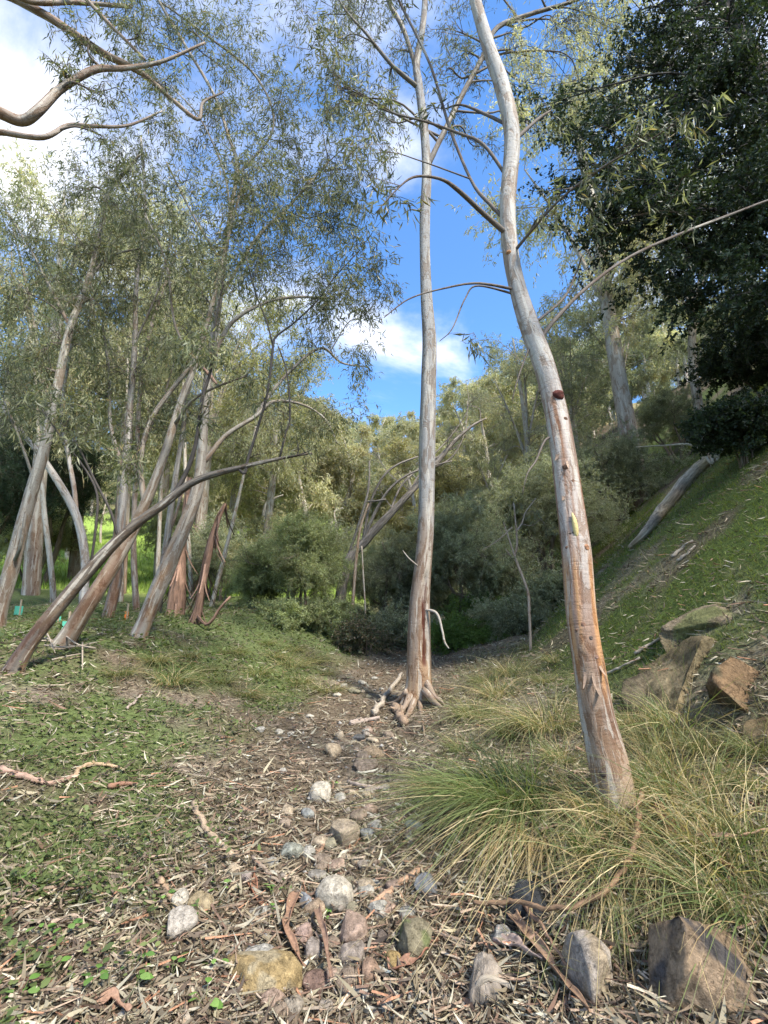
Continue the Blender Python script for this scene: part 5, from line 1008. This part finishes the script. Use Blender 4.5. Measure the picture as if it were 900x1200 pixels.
ac = Acc(); strips(ac, np.stack([x, y, z], -1) - D * L[:, None] * .5, D, L * far, Wd * far, bend, pick(rng, LIT, n, .22), 4, side=unit(sw), prof=[.2, .85, 1, .65, .06])
lit_root = empty('leaf_litter'); ac.obj('leaf_mass', M_litter, lit_root, kind='stuff'); tag(lit_root, 'dry curled gum leaves covering the path and banks', 'leaf litter')
big = []
for k in range(14):       # large curled leaves: a midrib trough with a twist
    r = np.random.default_rng(900 + k); nn = 7; t = np.linspace(0, 1, nn); wv = np.sin(np.pi * np.clip(t * .97 + .03, 0, 1)) ** .8 * (.075 + .045 * r.random()); cu = r.normal() * .5; cv = .25 * r.random() + .05
    cx = np.stack([t - .5, cu * (t - .5) ** 2 * .8, cv * (t - .4) ** 2 * 1.2], -1); tw_ = r.normal() * 1.2 * (t - .5); sv = np.stack([0 * t, np.cos(tw_), np.sin(tw_)], -1); uv_ = np.stack([0 * t, -np.sin(tw_), np.cos(tw_)], -1)
    V = np.stack([cx - sv * wv[:, None] + uv_ * wv[:, None] * .35, cx, cx + sv * wv[:, None] + uv_ * wv[:, None] * .35], 1).reshape(-1, 3); ix = np.arange(nn * 3).reshape(nn, 3)
    q = np.concatenate([np.stack([ix[:-1, b], ix[:-1, b + 1], ix[1:, b + 1], ix[1:, b]], -1) for b in (0, 1)]); la = Acc(); cc = A(*LIT[(0, 3, 1, 6, 0, 2, 3, 1, 5, 0, 6, 3, 1, 2)[k]][:3])
    la.add(V, q, None, cc * (1 + .15 * r.normal(size=(len(V), 1)))); big.append(la.mesh('fallen_leaf', M_litter, True))
xx, yy = scatter(700, 1.7, 4.5, .8, .62); dd_, ms_, md_, lg_, rg_2 = masks(xx, yy); kp = rng.random(700) < 1.05 - .6 * lg_ - .5 * rg_2; xx, yy = xx[kp][:300], yy[kp][:300]
for k in range(len(xx)):
    o = bpy.data.objects.new('fallen_leaf', big[k % 14]); C.objects.link(o); o.parent = lit_root; o.location = (xx[k], yy[k], H(xx[k], yy[k]) + .022 + .015 * rng.random()); o.rotation_euler = (rng.normal() * .35, rng.normal() * .25, rng.random() * 6.28); sc1 = .055 + .06 * rng.random(); o.scale = (sc1, sc1, sc1)
# bark shards and twigs in the litter
x, y = scatter(5200, 1.4, 12, .4); d = x - XC(y); keep = rng.random(len(x)) < np.where(np.abs(d) < 1.6, 1, .4); x, y = x[keep], y[keep]; n = len(x); a = rng.random(n) * 6.283; L = .08 + .22 * rng.random(n) ** 2; z = H(x, y) + .012 + .02 * rng.random(n)
D = np.stack([np.cos(a), np.sin(a), rng.normal(size=n) * .12], -1); p0 = np.stack([x, y, z], -1); ac = Acc(); prisms(ac, p0 - D * L[:, None] / 2, p0 + D * L[:, None] / 2, .0035 + .004 * rng.random(n), .002, pick(rng, [(.28, .2, .14, 3), (.38, .3, .22, 2), (.16, .10, .07, 2), (.33, .17, .10, 1)], n))
tag(ac.obj('twig_litter', M_wood, kind='stuff'), 'small broken twigs scattered through the dry leaf litter', 'twigs')
# pebbles
x, y = scatter(2600, 1.4, 13, .3, .5); d = x - XC(y); keep = np.abs(d + .1) < .55 + .3 * rng.random(len(x)); x, y = x[keep], y[keep]; ac = Acc()
oct_ = np.array([[1, 0, 0], [-1, 0, 0], [0, 1, 0], [0, -1, 0], [0, 0, 1], [0, 0, -1]], float); of = np.array([[0, 2, 4], [2, 1, 4], [1, 3, 4], [3, 0, 4], [2, 0, 5], [1, 2, 5], [3, 1, 5], [0, 3, 5]])
n = len(x); s = .008 + .022 * rng.random(n) ** 2.5; V = oct_[None] * s[:, None, None] * (1 + .25 * rng.normal(size=(n, 6, 1))) * A(1.2, 1, .7); th = rng.random(n) * 6.28
V = np.stack([V[..., 0] * np.cos(th)[:, None] - V[..., 1] * np.sin(th)[:, None], V[..., 0] * np.sin(th)[:, None] + V[..., 1] * np.cos(th)[:, None], V[..., 2]], -1) + np.stack([x, y, H(x, y) + .008], -1)[:, None]
ac.add(V.reshape(-1, 3), None, (of[None] + (np.arange(n) * 6)[:, None, None]).reshape(-1, 3), np.repeat(pick(rng, [(.36, .3, .23, 2), (.3, .28, .25, 2), (.22, .16, .12, 1)], n), 6, 0))
tag(ac.obj('pebbles', M_stone, smooth=True, kind='stuff'), 'tiny pebbles along the dry creek path', 'pebbles')
# green weeds on the left bank (small oval leaves) and moss on the right slope
x, y = scatter(90000, 1.4, 13, .3); d, ms, md, lg, rg = masks(x, y); cl = fbm(xy(x, y, 4.5), 55)
keep = (lg * (.35 + .9 * sstep(.42, .58, cl)) > rng.random(len(x)) * .95) & (d < -.3); x, y = x[keep], y[keep]; n = len(x); z = H(x, y) + .012 + (.03 + .13 * sstep(.45, .65, fbm(xy(x, y, 4.5), 55))) * rng.random(n) ** 1.3; a = rng.random(n) * 6.283
D = np.stack([np.cos(a), np.sin(a), .35 * rng.normal(size=n)], -1); L = (.018 + .026 * rng.random(n)) * np.clip(np.hypot(x, y) / 4.5, 1, 1.8); ac = Acc()
strips(ac, np.stack([x, y, z], -1), D, L, L * .62, rng.normal(size=(n, 3)) * .12 + A(0, 0, -.1), pick(rng, [(.12, .155, .05, 3), (.085, .115, .04, 3), (.16, .19, .07, 1.5), (.21, .22, .10, .8)], n), 3, side=unit(np.stack([-np.sin(a), np.cos(a), .3 * rng.normal(size=n)], -1)), prof=[.25, 1, .85, .1])
tag(ac.obj('weeds', M_grass, kind='stuff'), 'low green weeds creeping over the left bank', 'weeds')
x, y = scatter(120000, 5, 26, .0, .8); d, ms, md, lg, rg = masks(x, y); keep = (ms > rng.random(len(x)) * 1.0) & (d > 1); x, y = x[keep], y[keep]; n = len(x); z = H(x, y)
D = np.stack([rng.normal(size=n) * .5 - .25, rng.normal(size=n) * .5, .8 + .2 * rng.random(n)], -1); sc_ = np.clip(y / 9, .8, 2.2); ac = Acc()
strips(ac, np.stack([x, y, z - .01], -1), D, (.04 + .07 * rng.random(n)) * sc_, .010 * sc_, A(-.15, -.05, -.35) + rng.normal(size=(n, 3)) * .15, pick(rng, [(.14, .18, .03, 3), (.19, .23, .04, 2), (.09, .12, .025, 3), (.2, .17, .08, 1.3)], n) * (.6 + .8 * fbm(xy(x, y, .9), 61))[:, None], 2)
tag(ac.obj('moss', M_grass, kind='stuff'), 'bright green moss and fine grass carpeting the right slope', 'moss')
# short grass on the left bank and around the path head
GRN = [(.12, .155, .055, 3), (.15, .175, .07, 2), (.09, .125, .045, 2), (.30, .26, .14, 1.6)]
x, y = scatter(110000, 2.2, 16, .0, .85); d, ms, md, lg, rg = masks(x, y); gm = lg * .5 + sstep(6.0, 7.5, y) * sstep(.8, 1.8, -d) * sstep(.38, .55, fbm(xy(x, y, 1.7), 71)) + rg * sstep(.45, .6, fbm(xy(x, y, 1.5), 72)) * .7
keep = gm > rng.random(len(x)) * 1.1; x, y = x[keep], y[keep]; n = len(x); z = H(x, y); hh = np.where(x > XC(y), 1.3, .9) * (.6 + .8 * fbm(xy(x, y, 1.3), 73))
D = np.stack([rng.normal(size=n) * .45, rng.normal(size=n) * .45, np.ones(n)], -1); ac = Acc(); sc_ = np.clip(y / 7, .8, 1.8)
strips(ac, np.stack([x, y, z - .01], -1), D, (.07 + .17 * rng.random(n) ** 1.5) * hh, .0042 * sc_, np.stack([rng.normal(size=n) * .4, rng.normal(size=n) * .4 - .1, -.5 * rng.random(n)], -1), pick(rng, GRN, n), 3, tipcol=pick(rng, [(.2, .2, .08, 2), (.34, .28, .15, 1), (.14, .19, .06, 3)], n))
tag(ac.obj('short_grass', M_grass, kind='stuff'), 'thin short grass growing through the litter on both banks', 'grass')
# meadow behind the stand
x, y = rng.random(26000) * 24 - 22, 13.5 + rng.random(26000) ** 1.5 * 24; d, ms, md, lg, rg = masks(x, y); keep = md > .4; x, y = x[keep], y[keep]; n = len(x)
D = np.stack([rng.normal(size=n) * .3, rng.normal(size=n) * .3, np.ones(n)], -1); ac = Acc(); strips(ac, np.stack([x, y, H(x, y)], -1), D, .14 + .16 * rng.random(n), .035, rng.normal(size=(n, 3)) * .2, pick(rng, [(.22, .30, .06, 2), (.27, .34, .08, 1)], n), 2)
tag(ac.obj('meadow_grass', M_grass, kind='stuff'), 'bright green meadow grass beyond the left stand', 'grass')

# ------------------------------------------------------------------ tussocks: each a clump of its own
def tussock_mesh(seed, nb, L, W, green, bend=(0, 0, -.9), lean=A(0, 0, 0), dry=.3, base_r=.12, up=1.0):
    r = np.random.default_rng(seed); a = r.random(nb) * 6.283; rr = base_r * np.sqrt(r.random(nb)); o = np.stack([np.cos(a) * rr, np.sin(a) * rr, -.03 * np.ones(nb)], -1)
    out = np.stack([np.cos(a), np.sin(a), np.zeros(nb)], -1); D = unit(out * (.25 + .55 * r.random((nb, 1))) + A(0, 0, up) + r.normal(size=(nb, 3)) * .28 + lean * (.4 + 1.1 * r.random((nb, 1))))
    isd = r.random(nb) < dry; c = np.where(isd[:, None], pick(r, [(.40, .31, .16, 3), (.48, .39, .22, 2), (.30, .22, .11, 2)], nb), pick(r, green, nb)); tc = np.where(isd[:, None], c * 1.15, c * .7 + A(.34, .28, .13) * .3)
    b = out * .35 + A(*bend) * (.5 + .7 * r.random((nb, 1))) + lean * .4 + r.normal(size=(nb, 3)) * .28; ac = Acc()
    strips(ac, o, D, L * (.25 + .85 * r.random(nb)), 1.45 * W * (.6 + .7 * r.random(nb)), b, c, 5, tipcol=tc, side=unit(np.cross(D, A(0, 0, 1)) + r.normal(size=(nb, 3)) * .3)); return ac
TG = [(.08, .13, .04, 3), (.11, .165, .05, 3), (.15, .20, .07, 1)]; TO = [(.15, .175, .065, 2), (.20, .20, .09, 2), (.11, .145, .055, 2)]
def put_tussock(ac, p, label, group=None):
    root = ac.obj('grass_tussock', M_grass); root.location = (p[0], p[1], H(p[0], p[1])); root['label'] = label; root['category'] = 'grass'
    if group: root['group'] = group
    return root
put_tussock(tussock_mesh(1, 1250, .7, .0055, TG, (0, 0, -.75), A(-.55, -.28, -.1), .07, .30), G(600, 930), 'large dark green grass tussock drooping left towards the path')
put_tussock(tussock_mesh(2, 430, .85, .006, TO, (0, 0, -1.25), A(-.25, -.75, -.25), .93, .22, .6), G(640, 965), 'mane of straw-coloured grass hanging down below the green tussock')
put_tussock(tussock_mesh(3, 420, .5, .0045, TG, (0, 0, -.6), A(.1, -.3, 0), .25, .14), G(715, 1005), 'green grass tuft in front of the leaning gum base')
put_tussock(tussock_mesh(14, 240, .7, .0045, TO, (0, 0, -1.2), A(.05, -.6, -.2), .9, .2, .6), G(735, 1030), 'straw-coloured tuft hanging over the pale blocky rock')
put_tussock(tussock_mesh(4, 600, .7, .005, TO, (0, 0, -.8), A(-.2, -.1, 0), .35, .25), G(640, 850), 'olive grass tussock left of the leaning gum')
put_tussock(tussock_mesh(5, 300, .6, .005, TO, (0, 0, -.7), A(.2, -.2, 0), .5, .25), G(800, 900), 'yellowish tussock right of the leaning gum below the outcrop')
put_tussock(tussock_mesh(6, 280, .65, .005, TO, (0, 0, -.9), A(.3, -.3, 0), .55, .25), G(840, 960), 'straw and green tussock at the right above the large brown boulder')
put_tussock(tussock_mesh(7, 260, .7, .0045, TO, (0, 0, -1.0), A(-.1, -.5, 0), .75, .25), G(790, 1010), 'dry tussock draped over the rusty bark strip')
put_tussock(tussock_mesh(8, 260, .45, .006, [(.30, .24, .12, 1)], (0, 0, -.9), A(0, -.3, 0), .9, .12), G(700, 950), 'small straw tuft at the very foot of the leaning gum')
protos = [tussock_mesh(20 + i, 420, .55, .0048, TO if i % 2 else TG, (0, 0, -.8), A(-.1, -.15, 0), (.4, .15, .6, .3)[i], .16).mesh('grass_tussock', M_grass) for i in range(4)]
ts = [(600, 860), (560, 840), (585, 815), (640, 800), (660, 890), (545, 880), (520, 925), (765, 870), (800, 855), (835, 880), (890, 925), (765, 920), (815, 935), (890, 880), (855, 1000), (600, 790), (650, 775), (570, 800), (740, 850), (820, 1045), (880, 1060), (580, 945), (740, 960), (885, 985), (620, 760), (690, 800)]
tw = ('olive', 'fresh green', 'straw-tinged', 'green')
for i, (px, py) in enumerate(ts):
    p = G(px, py); o = bpy.data.objects.new('grass_tussock', protos[i % 4]); C.objects.link(o); o.location = (p[0], p[1], H(p[0], p[1])); o.rotation_euler = (0, 0, rng.random() * 6.28); s = .55 + .6 * rng.random(); o.scale = (s, s, s)
    tag(o, single_out(f'medium {tw[i % 4]} grass tussock ' + beside(px, py)), 'grass', 'grass tussocks on the right bank')
tl_ = [(260, 800), (300, 790), (340, 780), (365, 775), (380, 790), (220, 770), (270, 765), (320, 770), (180, 775), (140, 790), (350, 800), (290, 815), (240, 785), (200, 800), (385, 810), (310, 755), (345, 762)]
for i, (px, py) in enumerate(tl_):
    k = (1, 0, 3)[i % 3]; p = G(px, py); o = bpy.data.objects.new('grass_tussock', protos[k]); C.objects.link(o); o.location = (p[0], p[1], H(p[0], p[1])); o.rotation_euler = (0, 0, rng.random() * 6.28); s = .6 + .5 * rng.random(); o.scale = (s * 1.2, s * 1.2, s * .8)
    tag(o, single_out(f'low {tw[k]} grass tuft ' + beside(px, py)), 'grass', 'grass tufts on the left bank')
# leafy seedlings with oval leaves in the near foreground: each a plant
def seedling(px, py, n, s, seed):
    r = np.random.default_rng(seed); root = empty('seedling'); p = G(px, py); a = r.random(n) * 6.283; hgt = s * (.4 + .9 * r.random(n))
    st = Acc(); tip = np.stack([np.cos(a) * s * .6, np.sin(a) * s * .6, hgt], -1); prisms(st, np.zeros((n, 3)), tip, .0015, .001, (.16, .2, .07)); st.obj('stems', M_grass, root, kind='stuff')
    for i in range(n):
        la = Acc(); D = A(math.cos(a[i]), math.sin(a[i]), .15); L = s * (.55 + .4 * r.random()); strips(la, tip[i:i + 1], D[None], L, L * .72, A(0, 0, -.25)[None], pick(r, [(.13, .24, .05, 1), (.10, .19, .045, 1), (.19, .30, .08, .6)], 1), 4, side=unit(A(-math.sin(a[i]), math.cos(a[i]), .2))[None], prof=[.2, .85, 1, .75, .1]); la.obj('leaf', M_grass, root)
    root.location = (p[0], p[1], H(p[0], p[1])); return root
for i, (px, py, n, s) in enumerate([(95, 985, 5, .04), (128, 1030, 4, .045), (190, 1060, 4, .05), (235, 1085, 4, .05), (75, 1100, 5, .05), (45, 1100, 3, .05), (320, 1055, 4, .05), (318, 1075, 3, .045), (380, 1080, 4, .035), (335, 1045, 4, .035), (160, 1140, 6, .05), (240, 1185, 6, .055), (155, 1165, 5, .05), (60, 1150, 5, .05), (345, 930, 3, .04), (390, 925, 3, .04), (255, 1050, 4, .045), (30, 1040, 4, .045), (110, 1165, 5, .05), (20, 1180, 5, .05), (200, 1150, 4, .045), (250, 1140, 4, .045)]):
    tag(seedling(px, py, n, s, 500 + i), single_out('bright green oval-leaved seedling ' + beside(px, py)), 'seedling', 'seedlings in the foreground litter')
